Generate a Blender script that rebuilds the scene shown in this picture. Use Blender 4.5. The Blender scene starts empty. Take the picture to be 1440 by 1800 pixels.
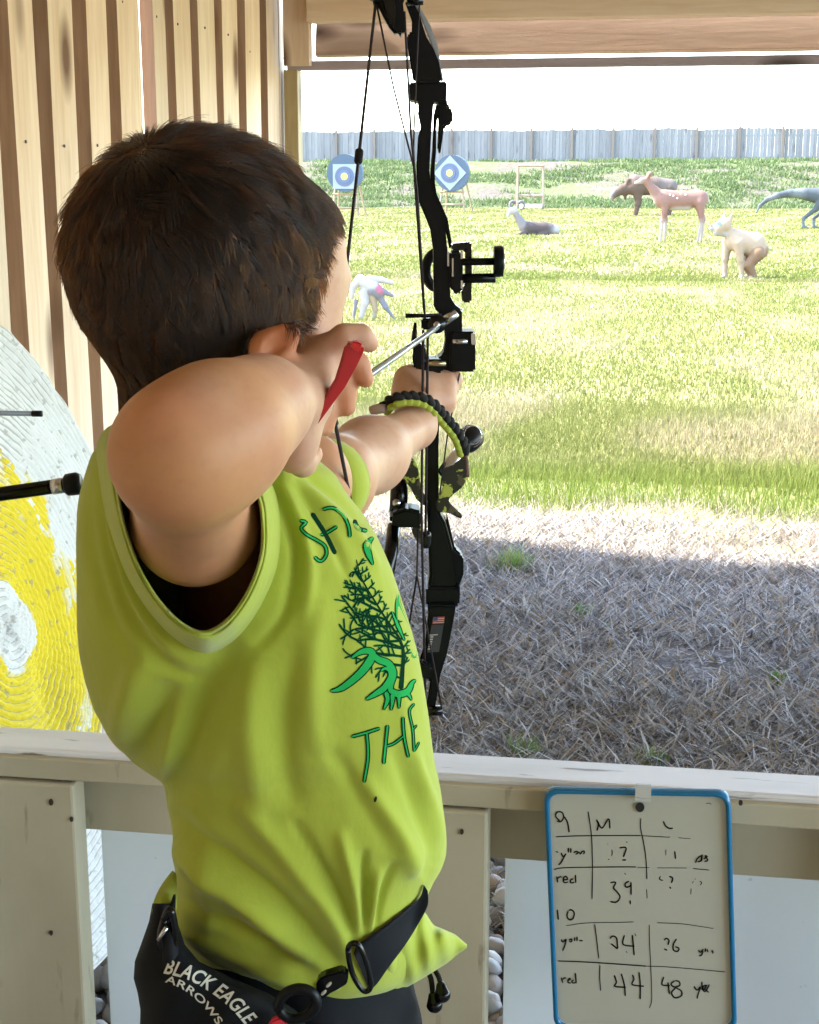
import bpy, bmesh, math, random
import numpy as np
from mathutils import Vector, Matrix
from mathutils.bvhtree import BVHTree
random.seed(7); RNG = np.random.default_rng(7)
sc = bpy.context.scene
COL = sc.collection

# ---------------------------------------------------------------- camera, sky, sun, exposure
YAW, PITCH, FPX, CH = math.radians(9.0), math.radians(12.7), 2570.0, 1.22
cam = bpy.data.objects.new('camera', bpy.data.cameras.new('camera')); COL.objects.link(cam)
cam.location = (0, 0, CH); cam.rotation_euler = (math.pi/2-PITCH, 0, YAW)
cam.data.sensor_fit = 'VERTICAL'; cam.data.sensor_height = 24.0
cam.data.lens = 24.0*FPX/1800.0; cam.data.clip_start = 0.05; cam.data.clip_end = 3000
sc.camera = cam
SUN_TRAVEL = Vector((0.80, -0.155, -1.0)).normalized()
elev = math.asin(-SUN_TRAVEL.z); azim = math.atan2(-SUN_TRAVEL.x, -SUN_TRAVEL.y)   # azimuth clockwise from +Y
w = bpy.data.worlds.new('World'); sc.world = w; w.use_nodes = True
nt = w.node_tree; nt.nodes.clear()
sky = nt.nodes.new('ShaderNodeTexSky'); sky.sky_type = 'NISHITA'; sky.sun_disc = False
sky.sun_elevation = elev; sky.sun_rotation = azim; sky.dust_density = 1.0; sky.air_density = 1.0
bg = nt.nodes.new('ShaderNodeBackground'); bg.inputs['Strength'].default_value = 0.15
ow = nt.nodes.new('ShaderNodeOutputWorld')
nt.links.new(sky.outputs[0], bg.inputs[0]); nt.links.new(bg.outputs[0], ow.inputs[0])
sd = bpy.data.lights.new('sun', 'SUN'); sd.energy = 2.0; sd.angle = math.radians(0.5); sd.color = (1.0, 0.95, 0.86)
sun = bpy.data.objects.new('sun', sd); COL.objects.link(sun)
sun.rotation_euler = SUN_TRAVEL.to_track_quat('-Z', 'Y').to_euler()
sc.view_settings.view_transform = 'Standard'; sc.view_settings.look = 'None'
sc.view_settings.exposure = 3.92; sc.view_settings.gamma = 1.0; sc.view_settings.use_curve_mapping = False
sc.render.engine = 'CYCLES'; sc.cycles.max_bounces = 7; sc.cycles.use_denoising = True

# ---------------------------------------------------------------- maps from a sight line to the place
CAM = np.array([0, 0, CH])
RT = np.array([math.cos(YAW), math.sin(YAW), 0.0]); FH = np.array([-math.sin(YAW), math.cos(YAW), 0.0])
ZZ = np.array([0, 0, 1.0])
FW = math.cos(PITCH)*FH-math.sin(PITCH)*ZZ; UP = math.sin(PITCH)*FH+math.cos(PITCH)*ZZ
def ray(x, y): return FW+(x-720)/FPX*RT+(900-y)/FPX*UP
def V(x, y, h): r = ray(x, y); return CAM+r*(h/float(r@FH))       # at horizontal distance h ahead
def YP(x, y, Y): r = ray(x, y); return CAM+r*((Y-CAM[1])/r[1])
def XP(x, y, X): r = ray(x, y); return CAM+r*((X-CAM[0])/r[0])
def G(x, y, z=0.0): r = ray(x, y); return CAM+r*((z-CH)/r[2])
def MPP(x, y, h): r = ray(x, y); return h/float(r@FH)/FPX          # metres per photo pixel there

# ---------------------------------------------------------------- objects
def tag(o, label=None, cat=None, group=None, kind=None):
    if label: o['label'] = label
    if cat: o['category'] = cat
    if group: o['group'] = group
    if kind: o['kind'] = kind
    return o
def link(name, me, mat=None, parent=None, smooth=False):
    o = bpy.data.objects.new(name, me); COL.objects.link(o)
    if mat is not None and me is not None and len(me.materials) == 0: me.materials.append(mat)
    if parent is not None:
        o.parent = parent; o.matrix_parent_inverse = parent.matrix_world.inverted()
    if smooth and me is not None:
        me.polygons.foreach_set('use_smooth', [True]*len(me.polygons))
    return o
def empty(name, loc=(0, 0, 0), rz=0.0):
    o = bpy.data.objects.new(name, None); COL.objects.link(o); o.location = loc; o.rotation_euler = (0, 0, rz)
    o.empty_display_size = .1
    o.matrix_world = Matrix.Translation(Vector(loc)) @ Matrix.Rotation(rz, 4, 'Z')
    return o
def npmesh(name, v, f, col=None):
    v = np.asarray(v, np.float32); f = np.asarray(f, np.int32); k = f.shape[1]
    me = bpy.data.meshes.new(name); me.vertices.add(len(v)); me.vertices.foreach_set('co', v.ravel())
    me.loops.add(f.size); me.loops.foreach_set('vertex_index', f.ravel())
    me.polygons.add(len(f)); me.polygons.foreach_set('loop_start', np.arange(0, f.size, k, dtype=np.int32))
    me.update(calc_edges=True)
    if col is not None:
        a = me.color_attributes.new('Col', 'FLOAT_COLOR', 'POINT')
        c = np.ones((len(v), 4), np.float32); c[:, :3] = col; a.data.foreach_set('color', c.ravel())
    return me
def bm_mesh(name, bm):
    me = bpy.data.meshes.new(name); bm.normal_update(); bm.to_mesh(me); bm.free(); return me
def box_bm(bm, c, s, rot=None, bev=0.0):
    r = bmesh.ops.create_cube(bm, size=1.0); vs = r['verts']
    for v in vs: v.co = Vector((v.co.x*s[0], v.co.y*s[1], v.co.z*s[2]))
    if bev > 0:
        es = list({e for v in vs for e in v.link_edges})
        g = bmesh.ops.bevel(bm, geom=es, offset=bev, segments=2, affect='EDGES', profile=.5)
        vs = list({v for fa in g['faces'] for v in fa.verts} | {v for v in vs if v.is_valid})
    if rot is not None: bmesh.ops.rotate(bm, verts=vs, cent=(0, 0, 0), matrix=rot)
    bmesh.ops.translate(bm, verts=vs, vec=Vector(c)); return vs
def box(name, c, s, mat, parent=None, rot=None, bev=0.002):
    bm = bmesh.new(); box_bm(bm, c, s, rot, bev); return link(name, bm_mesh(name, bm), mat, parent)
def tube_arrays(pts, rad, n=10, cap=True, flat=1.0, side=None):
    pts = np.asarray(pts, float); m = len(pts); rad = np.broadcast_to(np.asarray(rad, float), (m,))
    t = np.gradient(pts, axis=0); t /= np.linalg.norm(t, axis=1)[:, None]+1e-12
    ref = np.array([0, 0, 1.0]) if side is None else np.asarray(side, float)
    if side is None and abs(t[0] @ ref) > .9: ref = np.array([1.0, 0, 0])
    vs = []
    a = None
    for i in range(m):
        if a is None: a = np.cross(t[i], ref)
        else: a = a-t[i]*(a@t[i])
        if side is not None: a = np.cross(t[i], ref)
        a = a/(np.linalg.norm(a)+1e-12); b = np.cross(t[i], a)
        ang = np.arange(n)*2*math.pi/n
        vs.append(pts[i]+rad[i]*(np.cos(ang)[:, None]*a*flat+np.sin(ang)[:, None]*b))
    v = np.concatenate(vs); f = []
    for i in range(m-1):
        for j in range(n): f.append((i*n+j, i*n+(j+1) % n, (i+1)*n+(j+1) % n, (i+1)*n+j))
    if cap:
        v = np.concatenate([v, pts[:1], pts[-1:]]); q = m*n
        for j in range(n):
            f.append((q, (j+1) % n, j, j)); f.append((q+1, (m-1)*n+j, (m-1)*n+(j+1) % n, (m-1)*n+(j+1) % n))
    return v, f
def faces_mesh(name, v, f):
    me = bpy.data.meshes.new(name)
    ff = []
    for q in f:
        r = []
        for i in q:
            if i not in r: r.append(int(i))
        if len(r) > 2: ff.append(r)
    me.from_pydata([tuple(map(float, p)) for p in v], [], ff); me.update(); return me
def tube(name, pts, rad, mat, parent=None, n=10, flat=1.0, side=None):
    v, f = tube_arrays(pts, rad, n, True, flat, side); return link(name, faces_mesh(name, v, f), mat, parent, True)
class MB:
    def __init__(s): s.v = []; s.f = []; s.n = 0
    def add(s, v, f):
        v = np.asarray(v, float); s.v.append(v); s.f += [tuple(int(i)+s.n for i in q) for q in f]; s.n += len(v); return s
    def tube(s, pts, rad, n=8, **k): return s.add(*tube_arrays(pts, rad, n, True, **k))
    def box(s, c, ax):                       # ax: three half-axis vectors
        c = np.asarray(c, float); a, b, d = [np.asarray(q, float) for q in ax]; v = []
        for i in (-1, 1):
            for j in (-1, 1):
                for k in (-1, 1): v.append(c+i*a+j*b+k*d)
        return s.add(v, [(0, 1, 3, 2), (4, 6, 7, 5), (0, 4, 5, 1), (2, 3, 7, 6), (0, 2, 6, 4), (1, 5, 7, 3)])
    def build(s, name, mat, parent=None, smooth=False, bev=0):
        me = faces_mesh(name, np.concatenate(s.v), s.f)
        bm = bmesh.new(); bm.from_mesh(me); bmesh.ops.recalc_face_normals(bm, faces=bm.faces)
        if bev: bmesh.ops.bevel(bm, geom=list(bm.edges), offset=bev, segments=2, affect='EDGES', clamp_overlap=True)
        bm.to_mesh(me); bm.free(); return link(name, me, mat, parent, smooth)
def smooth_poly(pts, n=4, closed=False):     # Catmull-Rom
    p = np.asarray(pts, float); m = len(p); out = []
    rng = range(m if closed else m-1)
    for i in rng:
        if closed: a, b, c, d = p[(i-1) % m], p[i], p[(i+1) % m], p[(i+2) % m]
        else: a, b, c, d = p[max(i-1, 0)], p[i], p[i+1], p[min(i+2, m-1)]
        for k in range(n):
            t = k/n; out.append(.5*((2*b)+(c-a)*t+(2*a-5*b+4*c-d)*t*t+(3*b-a-3*c+d)*t**3))
    if not closed: out.append(p[-1])
    return np.array(out)
def outline_solid(name, pts, h, depth, mat, parent=None, bev=.002, n=1):
    """A plate whose outline faces the sight line: outline at distance h, `depth` metres thick along the bow's length."""
    p = smooth_poly(pts, n, True) if n > 1 else np.asarray(pts, float)
    fr = [V(x, y, h) for x, y in p]; bk = [q+FH*depth for q in fr]; k = len(p)
    bm = bmesh.new(); a = [bm.verts.new(q) for q in fr]; b = [bm.verts.new(q) for q in bk]
    bm.faces.new(a); bm.faces.new(b[::-1])
    for i in range(k): bm.faces.new((a[i], b[i], b[(i+1) % k], a[(i+1) % k]))
    bmesh.ops.recalc_face_normals(bm, faces=bm.faces)
    if bev: bmesh.ops.bevel(bm, geom=[e for e in bm.edges if e.calc_face_angle(0) > .5], offset=bev, segments=2, affect='EDGES', clamp_overlap=True)
    bmesh.ops.triangulate(bm, faces=[f for f in bm.faces if len(f.verts) > 4])
    return link(name, bm_mesh(name, bm), mat, parent)

# ---------------------------------------------------------------- materials
def lin(h):
    h = h.lstrip('#'); c = [int(h[i:i+2], 16)/255 for i in (0, 2, 4)]
    return tuple((x/12.92 if x <= .04045 else ((x+.055)/1.055)**2.4) for x in c)
def mat(name, c, rough=.6, metal=0.0, spec=.5, noise=None, bump=None, attr=False, sss=0.0, coat=0.0, sheen=0.0):
    """noise=(scale, colour2, lo, hi, stretch) ; bump=(scale, strength, distance, stretch)"""
    m = bpy.data.materials.new(name); m.use_nodes = True; t = m.node_tree; b = t.nodes['Principled BSDF']
    c4 = (*c, 1); b.inputs['Base Color'].default_value = c4; b.inputs['Roughness'].default_value = rough
    b.inputs['Metallic'].default_value = metal; b.inputs['Specular IOR Level'].default_value = spec
    if coat: b.inputs['Coat Weight'].default_value = coat
    if sheen: b.inputs['Sheen Weight'].default_value = sheen
    if sss:
        b.inputs['Subsurface Weight'].default_value = sss; b.inputs['Subsurface Radius'].default_value = (1.0, .35, .2)
        b.inputs['Subsurface Scale'].default_value = .008
    tc = t.nodes.new('ShaderNodeTexCoord')
    def coords(stretch):
        mp = t.nodes.new('ShaderNodeMapping'); t.links.new(tc.outputs['Object'], mp.inputs[0])
        mp.inputs['Scale'].default_value = stretch; return mp.outputs[0]
    src = None
    if attr:
        a = t.nodes.new('ShaderNodeAttribute'); a.attribute_name = 'Col'; src = a.outputs['Color']
    for nz in ([noise] if isinstance(noise, tuple) else (noise or [])):
        n = t.nodes.new('ShaderNodeTexNoise'); n.inputs['Scale'].default_value = nz[0]; n.inputs['Detail'].default_value = 6
        t.links.new(coords(nz[4] if len(nz) > 4 else (1, 1, 1)), n.inputs['Vector'])
        r = t.nodes.new('ShaderNodeMapRange'); r.inputs[1].default_value = nz[2]; r.inputs[2].default_value = nz[3]
        t.links.new(n.outputs['Fac'], r.inputs[0])
        mx = t.nodes.new('ShaderNodeMix'); mx.data_type = 'RGBA'; t.links.new(r.outputs[0], mx.inputs[0])
        if src is None: mx.inputs[6].default_value = c4
        else: t.links.new(src, mx.inputs[6])
        mx.inputs[7].default_value = (*nz[1], 1); src = mx.outputs[2]
    if src is not None: t.links.new(src, b.inputs['Base Color'])
    if bump:
        n = t.nodes.new('ShaderNodeTexNoise'); n.inputs['Scale'].default_value = bump[0]; n.inputs['Detail'].default_value = 8
        t.links.new(coords(bump[3] if len(bump) > 3 else (1, 1, 1)), n.inputs['Vector'])
        bp = t.nodes.new('ShaderNodeBump'); bp.inputs['Strength'].default_value = bump[1]; bp.inputs['Distance'].default_value = bump[2]
        t.links.new(n.outputs['Fac'], bp.inputs['Height']); t.links.new(bp.outputs[0], b.inputs['Normal'])
    return m
def wood(name, c1, c2, knot, axis, scale=1.0, rough=.7, grain=.4, per=True):
    """Grain runs along `axis` (0,1,2); a few knots; slight tone change from board to board."""
    m = bpy.data.materials.new(name); m.use_nodes = True; t = m.node_tree; b = t.nodes['Principled BSDF']
    b.inputs['Roughness'].default_value = rough; b.inputs['Specular IOR Level'].default_value = .3
    tc = t.nodes.new('ShaderNodeTexCoord'); oi = t.nodes.new('ShaderNodeObjectInfo')
    def N(kind, **k):
        n = t.nodes.new(kind)
        for a, v in k.items(): setattr(n, a, v)
        return n
    ad = N('ShaderNodeVectorMath', operation='ADD'); sc_ = N('ShaderNodeVectorMath', operation='SCALE')
    cb = N('ShaderNodeCombineXYZ')
    for i in range(3): t.links.new(oi.outputs['Random'], cb.inputs[i])
    t.links.new(cb.outputs[0], sc_.inputs[0]); sc_.inputs['Scale'].default_value = 37.0
    t.links.new(tc.outputs['Object'], ad.inputs[0]); t.links.new(sc_.outputs[0], ad.inputs[1])
    def mp(s):
        q = N('ShaderNodeMapping'); t.links.new(ad.outputs[0], q.inputs[0]); q.inputs['Scale'].default_value = s; return q.outputs[0]
    st = [1.0]*3; st[axis] = .09
    n1 = N('ShaderNodeTexNoise'); n1.inputs['Scale'].default_value = 55*scale; n1.inputs['Detail'].default_value = 7; n1.inputs['Distortion'].default_value = .6
    t.links.new(mp(st), n1.inputs['Vector'])
    st2 = [1.0]*3; st2[axis] = .12
    n2 = N('ShaderNodeTexNoise'); n2.inputs['Scale'].default_value = 7*scale; n2.inputs['Detail'].default_value = 4
    t.links.new(mp(st2), n2.inputs['Vector'])
    st3 = [1.0]*3; st3[axis] = .4
    vo = N('ShaderNodeTexVoronoi'); vo.inputs['Scale'].default_value = 6.5*scale; t.links.new(mp(st3), vo.inputs['Vector'])
    r1 = N('ShaderNodeMapRange'); r1.inputs[1].default_value = .35; r1.inputs[2].default_value = .7; t.links.new(n1.outputs['Fac'], r1.inputs[0])
    mm = N('ShaderNodeMath', operation='MULTIPLY'); mm.inputs[1].default_value = grain; t.links.new(r1.outputs[0], mm.inputs[0])
    r2 = N('ShaderNodeMapRange'); r2.inputs[1].default_value = .35; r2.inputs[2].default_value = .7; r2.inputs[4].default_value = .55; t.links.new(n2.outputs['Fac'], r2.inputs[0])
    sm = N('ShaderNodeMath', operation='ADD', use_clamp=True); t.links.new(mm.outputs[0], sm.inputs[0]); t.links.new(r2.outputs[0], sm.inputs[1])
    mx = N('ShaderNodeMix', data_type='RGBA'); t.links.new(sm.outputs[0], mx.inputs[0])
    mx.inputs[6].default_value = (*c1, 1); mx.inputs[7].default_value = (*c2, 1)
    rk = N('ShaderNodeMapRange'); rk.inputs[1].default_value = .27; rk.inputs[2].default_value = .10; t.links.new(vo.outputs['Distance'], rk.inputs[0])
    mk = N('ShaderNodeMix', data_type='RGBA'); t.links.new(rk.outputs[0], mk.inputs[0]); t.links.new(mx.outputs[2], mk.inputs[6]); mk.inputs[7].default_value = (*knot, 1)
    hs = N('ShaderNodeHueSaturation'); t.links.new(mk.outputs[2], hs.inputs['Color'])
    rv = N('ShaderNodeMapRange'); rv.inputs[3].default_value = .85; rv.inputs[4].default_value = 1.12; t.links.new(oi.outputs['Random'], rv.inputs[0]); t.links.new(rv.outputs[0], hs.inputs['Value'])
    t.links.new(hs.outputs[0], b.inputs['Base Color'])
    bp = N('ShaderNodeBump'); bp.inputs['Strength'].default_value = .35; bp.inputs['Distance'].default_value = .002
    t.links.new(n1.outputs['Fac'], bp.inputs['Height']); t.links.new(bp.outputs[0], b.inputs['Normal'])
    return m
M = {}
M['plank'] = wood('plank_wood', (.78, .62, .45), (.56, .37, .22), (.15, .07, .035), 2)
M['plank_edge_shade'] = wood('shaded_edge_wood', (.44, .29, .19), (.28, .165, .10), (.10, .05, .025), 2, grain=.5)  # shade on the plank edges, put into a darker brown wood colour
M['plank_dark'] = wood('back_plank_wood', (.30, .17, .10), (.18, .09, .05), (.09, .04, .02), 2)
M['beam'] = wood('beam_wood', (.82, .66, .48), (.60, .42, .26), (.12, .06, .03), 0)
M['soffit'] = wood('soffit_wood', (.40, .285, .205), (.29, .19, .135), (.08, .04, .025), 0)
M['weathered'] = wood('weathered_wood', (.42, .35, .36), (.30, .24, .24), (.10, .07, .06), 0)
M['post'] = wood('post_wood', (.42, .33, .17), (.26, .18, .08), (.12, .07, .03), 2)
M['paint_cream'] = mat('cream_paint', (.53, .47, .33), .6, noise=[(6, (.46, .40, .27), .45, .7), (38, (.26, .21, .13), .66, .74, (1, 1, .25)), (2.2, (.36, .31, .21), .52, .75, (1, 1, .5))], bump=(60, .25, .002, (1, 1, .1)))
M['paint_cap'] = mat('worn_white_paint', (.80, .77, .76), .55, noise=[(9, (.64, .61, .58), .45, .7, (.3, 1, 1)), (45, (.25, .20, .15), .66, .70, (.12, 1, 1))], bump=(60, .3, .002, (.1, 1, 1)))
M['paint_white'] = mat('white_panel', (.76, .77, .77), .45, noise=[(3, (.68, .69, .69), .4, .7), (60, (.45, .45, .43), .72, .75)], bump=(25, .05, .001))
M['paint_white'].node_tree.nodes['Principled BSDF'].inputs['Transmission Weight'].default_value = 0.0
_t = M['paint_white'].node_tree; _tr = _t.nodes.new('ShaderNodeBsdfTranslucent'); _tr.inputs[0].default_value = (.80, .81, .81, 1); _ms = _t.nodes.new('ShaderNodeMixShader'); _ms.inputs[0].default_value = .45
_t.links.new(_t.nodes['Principled BSDF'].outputs[0], _ms.inputs[1]); _t.links.new(_tr.outputs[0], _ms.inputs[2]); _t.links.new(_ms.outputs[0], _t.nodes['Material Output'].inputs[0])
M['black'] = mat('black_anodised', (.004, .0045, .006), .38, spec=.22, bump=(400, .03, .0005))
M['black_matte'] = mat('black_matte', (.005, .005, .006), .7, spec=.2)
M['black_gloss'] = mat('black_gloss', (.004, .004, .005), .2, spec=.35)
M['silver'] = mat('brushed_silver', (.62, .63, .66), .25, metal=1.0)
M['gold'] = mat('gold_metal', (.55, .48, .28), .3, metal=1.0)
M['string'] = mat('bowstring', (.018, .008, .012), .7, bump=(900, .4, .0005))
M['lime_cord'] = mat('lime_cord', (.40, .47, .05), .7, bump=(700, .5, .0006))
M['black_cord'] = mat('black_cord', (.006, .006, .006), .8, bump=(700, .5, .0006))
M['camo'] = mat('camo_leather', (.02, .018, .012), .5, noise=[(95, (.45, .50, .08), .565, .575), (60, (.10, .08, .04), .58, .6)], bump=(300, .2, .0005))
M['red'] = mat('red_anodised', (.50, .008, .02), .3, coat=.3)
# ---------------------------------------------------------------- solid modelling by distance field, meshed by surface nets
def rc(a, b, ra, rb, col=None, k=None): return ('c', np.asarray(a, float), np.asarray(b, float), ra, rb, col, k)
def el(c, r, rot=None, col=None, k=None, sub=False): return ('e', np.asarray(c, float), np.asarray(r, float), rot, sub, col, k)
def prim_d(p, X):
    if p[0] == 'c':
        a, b = p[1], p[2]; ab = b-a; t = np.clip(((X-a)@ab)/(ab@ab+1e-12), 0, 1)
        return np.linalg.norm(X-a-t[..., None]*ab, axis=-1)-(p[3]+(p[4]-p[3])*t)
    q = X-p[1]
    if p[3] is not None: q = q@p[3].T            # rows of rot are the ellipsoid's axes
    k0 = np.linalg.norm(q/p[2], axis=-1); k1 = np.linalg.norm(q/(p[2]**2), axis=-1)
    return k0*(k0-1)/(k1+1e-9)
def sdf_mesh(name, prims, res, k=.02):
    lo = np.full(3, 1e9); hi = -lo; bb = []
    for p in prims:
        if p[0] == 'c': l = np.minimum(p[1]-p[3], p[2]-p[4]); h = np.maximum(p[1]+p[3], p[2]+p[4])
        else: m_ = p[2].max() if p[3] is not None else p[2]; l = p[1]-m_; h = p[1]+m_
        bb.append((l, h))
        if not (p[0] == 'e' and p[4]): lo = np.minimum(lo, l); hi = np.maximum(hi, h)
    kx = max([k]+[q[6] for q in prims if q[6]]); lo -= 3*res+.6*kx; hi += 3*res+.6*kx
    n = np.ceil((hi-lo)/res).astype(int)+1
    D = np.full(n, 1.0, np.float32)
    for p, (l, h) in zip(prims, bb):
        kk = p[6] if p[6] is not None else k; mg = kk+2*res
        i0 = np.clip(np.floor((l-mg-lo)/res).astype(int), 0, n-1); i1 = np.clip(np.ceil((h+mg-lo)/res).astype(int)+1, 1, n)
        g = [lo[a]+np.arange(i0[a], i1[a])*res for a in range(3)]
        if min(len(q) for q in g) == 0: continue
        X = np.stack(np.meshgrid(*g, indexing='ij'), -1)
        d = prim_d(p, X).astype(np.float32); s = tuple(slice(i0[a], i1[a]) for a in range(3)); e = D[s]
        if p[0] == 'e' and p[4]:
            hh = np.maximum(kk-np.abs(-d-e), 0)/kk; D[s] = np.maximum(e, -d)+hh*hh*kk*.25
        else:
            hh = np.maximum(kk-np.abs(d-e), 0)/kk; D[s] = np.minimum(e, d)-hh*hh*kk*.25
    S = D < 0
    cnt = np.zeros(np.array(S.shape)-1, np.int8)
    offs = [(a, b, c) for a in (0, 1) for b in (0, 1) for c in (0, 1)]
    for a, b, c in offs: cnt += S[a:S.shape[0]-1+a, b:S.shape[1]-1+b, c:S.shape[2]-1+c]
    mix = (cnt > 0) & (cnt < 8); I = np.argwhere(mix)
    cv = np.stack([D[I[:, 0]+a, I[:, 1]+b, I[:, 2]+c] for a, b, c in offs], 1)
    acc = np.zeros((len(I), 3)); num = np.zeros(len(I)); O = np.array(offs, float)
    for i in range(8):
        for j in range(i+1, 8):
            if np.abs(O[i]-O[j]).sum() == 1:
                m = (cv[:, i] < 0) != (cv[:, j] < 0); t = np.where(m, cv[:, i]/(cv[:, i]-cv[:, j]+1e-12), 0)
                acc += np.where(m[:, None], O[i]+(O[j]-O[i])*t[:, None], 0); num += m
    vert = lo+(I+acc/num[:, None])*res
    idx = np.full(mix.shape, -1, np.int32); idx[tuple(I.T)] = np.arange(len(I))
    faces = []
    for ax in range(3):
        s0 = [slice(None)]*3; s1 = [slice(None)]*3; s0[ax] = slice(0, -1); s1[ax] = slice(1, None)
        A, B = S[tuple(s0)], S[tuple(s1)]; E = np.argwhere(A != B)
        b, c = (ax+1) % 3, (ax+2) % 3
        E = E[(E[:, b] > 0) & (E[:, c] > 0) & (E[:, b] < S.shape[b]-1) & (E[:, c] < S.shape[c]-1)]
        ins = A[tuple(E.T)]
        q = []
        for db, dc in ((-1, -1), (0, -1), (0, 0), (-1, 0)):
            F = E.copy(); F[:, b] += db; F[:, c] += dc; q.append(idx[tuple(F.T)])
        q = np.stack(q, 1); q = np.where(ins[:, None], q, q[:, ::-1]); faces.append(q)
    f = np.concatenate(faces)
    col = None
    if any(p[5] is not None for p in prims):
        wsum = np.zeros(len(vert)); col = np.zeros((len(vert), 3))
        for p in prims:
            if p[5] is None: continue
            d = prim_d(p, vert); wgt = np.exp(-np.clip(d, -.5*k, None)/(k*.22)); wsum += wgt; col += wgt[:, None]*np.array(p[5])
        col /= wsum[:, None]+1e-12
    a_, b_, c_ = vert[f[:, 0]], vert[f[:, 1]], vert[f[:, 2]]
    if np.einsum('ij,ij->i', a_, np.cross(b_, c_)).sum() < 0: f = f[:, ::-1]
    me = npmesh(name, vert, f, col)
    me.polygons.foreach_set('use_smooth', [True]*len(me.polygons)); return me

# ---------------------------------------------------------------- ground, berm, fence, far things
def grid_sheet(name, xs, ys, zf, m):
    X, Y = np.meshgrid(xs, ys, indexing='ij'); Z = zf(X, Y); nx, ny = len(xs), len(ys)
    v = np.stack([X, Y, Z], -1).reshape(-1, 3); i = np.arange(nx*ny).reshape(nx, ny)
    f = np.stack([i[:-1, :-1], i[1:, :-1], i[1:, 1:], i[:-1, 1:]], -1).reshape(-1, 4)
    return link(name, npmesh(name, v, f), m, None, True)
def vnoise(x, y, s, seed=0):                 # cheap smooth noise, about -1..1
    r = np.random.default_rng(seed); o = 0
    for k in range(5):
        a = r.uniform(0, 2*math.pi); ph = r.uniform(0, 6.28); fr = s*(.6+.35*k)
        o = o+np.sin((x*math.cos(a)+y*math.sin(a))*fr+ph+1.3*np.sin((x*math.sin(a)-y*math.cos(a))*fr*.7+ph*2))/(1+.4*k)
    return o/2.6
EDGE = 5.15      # where straw gives way to grass
def gz(x, y): return (.012*vnoise(x, y, 1.7, 3)+.006*vnoise(x, y, 6, 4))*np.clip((17-y)/8, 0, 1)
def berm_z(X, Y):
    t = np.clip((Y-72)/13.0, 0, 1); t = t*t*(3-2*t)
    return 2.35*t+t*(1-t)*1.2*vnoise(X, Y, .5, 5)+.06*vnoise(X, Y, 2.0, 6)*np.clip(t*4, 0, 1)
m_lawn = mat('lawn_soil_and_grass', (.18, .18, .065), .9, spec=.04, noise=[(.5, (.25, .215, .11), .42, .62, (1, .45, 1)), (4, (.15, .17, .045), .5, .7, (1, .4, 1)), (40, (.15, .165, .07), .55, .7)], bump=(30, .6, .02))
m_straw_soil = mat('straw_covered_soil', (.17, .15, .14), .95, spec=.04, noise=[(14, (.09, .08, .07), .45, .65), (70, (.30, .27, .25), .5, .65)], bump=(60, .8, .02))
lawn = grid_sheet('lawn', np.concatenate([[-900, -300, -80], np.arange(-34, 24, .5), [30, 60, 120, 400, 900]]), np.concatenate([np.arange(EDGE-.25, 16, .3), np.arange(16, 72, 1.5), [72.5]]), lambda X, Y: gz(X, Y), m_lawn)
tag(lawn, kind='structure')
soil = grid_sheet('straw_ground', np.concatenate([[-30, -12], np.arange(-6, 9, .15), [12, 30]]), np.arange(2.15, EDGE+.1, .12), lambda X, Y: gz(X, Y)-.004, m_straw_soil)
tag(soil, kind='structure')
base = grid_sheet('ground', np.array([-1500., 1500.]), np.array([-400., 2500.]), lambda X, Y: X*0-.06, mat('far_ground', (.20, .19, .10), .9, noise=(.05, (.26, .22, .14), .4, .6)))
tag(base, kind='structure')
m_berm = mat('berm_soil', (.085, .074, .06), .95, spec=.0, noise=[(.35, (.08, .095, .04), .40, .60, (1, .7, 1)), (1.6, (.105, .09, .078), .5, .7), (7, (.06, .052, .04), .55, .7)], bump=(4, .7, .15))
berm = grid_sheet('berm', np.concatenate([[-400, -150, -60], np.arange(-40, 60, .7), [90, 180, 400]]), np.concatenate([np.arange(71.5, 92, .5), [100, 140]]), berm_z, m_berm)
tag(berm, kind='structure')

def blades(name, xy, z, length, width, col, mt, lean=.35, curl=.5, segs=2, flat=0.0):
    """One tapered bent blade for every point; col is one colour for each blade."""
    n = len(xy); a = RNG.uniform(0, 2*math.pi, n); ca, sa = np.cos(a), np.sin(a)
    tilt = np.abs(RNG.normal(0, lean, n))+flat; tilt = np.clip(tilt, 0, 1.5); b = RNG.uniform(0, 2*math.pi, n)
    side = np.stack([ca, sa, RNG.normal(0, .2, n)], -1)*width[:, None]*.5
    rows = []; p = np.stack([xy[:, 0], xy[:, 1], z-.004], -1)
    for s in range(segs+1):
        wgt = (1-s/segs)**.7
        if s == segs: rows.append([p])
        else: rows.append([p-side*wgt, p+side*wgt])
        th = np.clip(tilt+curl*s/segs*RNG.uniform(.3, 1, n), 0, 1.62); L = length/segs
        p = p+np.stack([np.sin(th)*np.cos(b)*L, np.sin(th)*np.sin(b)*L, np.cos(th)*L], -1)
    flatr = [q for r in rows for q in r]; k = len(flatr)
    v = np.stack(flatr, 1).reshape(-1, 3); i = np.arange(n)[:, None]*k; f = []
    for s in range(segs-1): f.append(i+np.array([2*s, 2*s+1, 2*s+3])); f.append(i+np.array([2*s, 2*s+3, 2*s+2]))
    f.append(i+np.array([2*segs-2, 2*segs-1, 2*segs]))
    f = np.concatenate(f); c = np.repeat(col, k, 0)
    o = link(name, npmesh(name, v, f, c), mt); return tag(o, kind='stuff')
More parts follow.
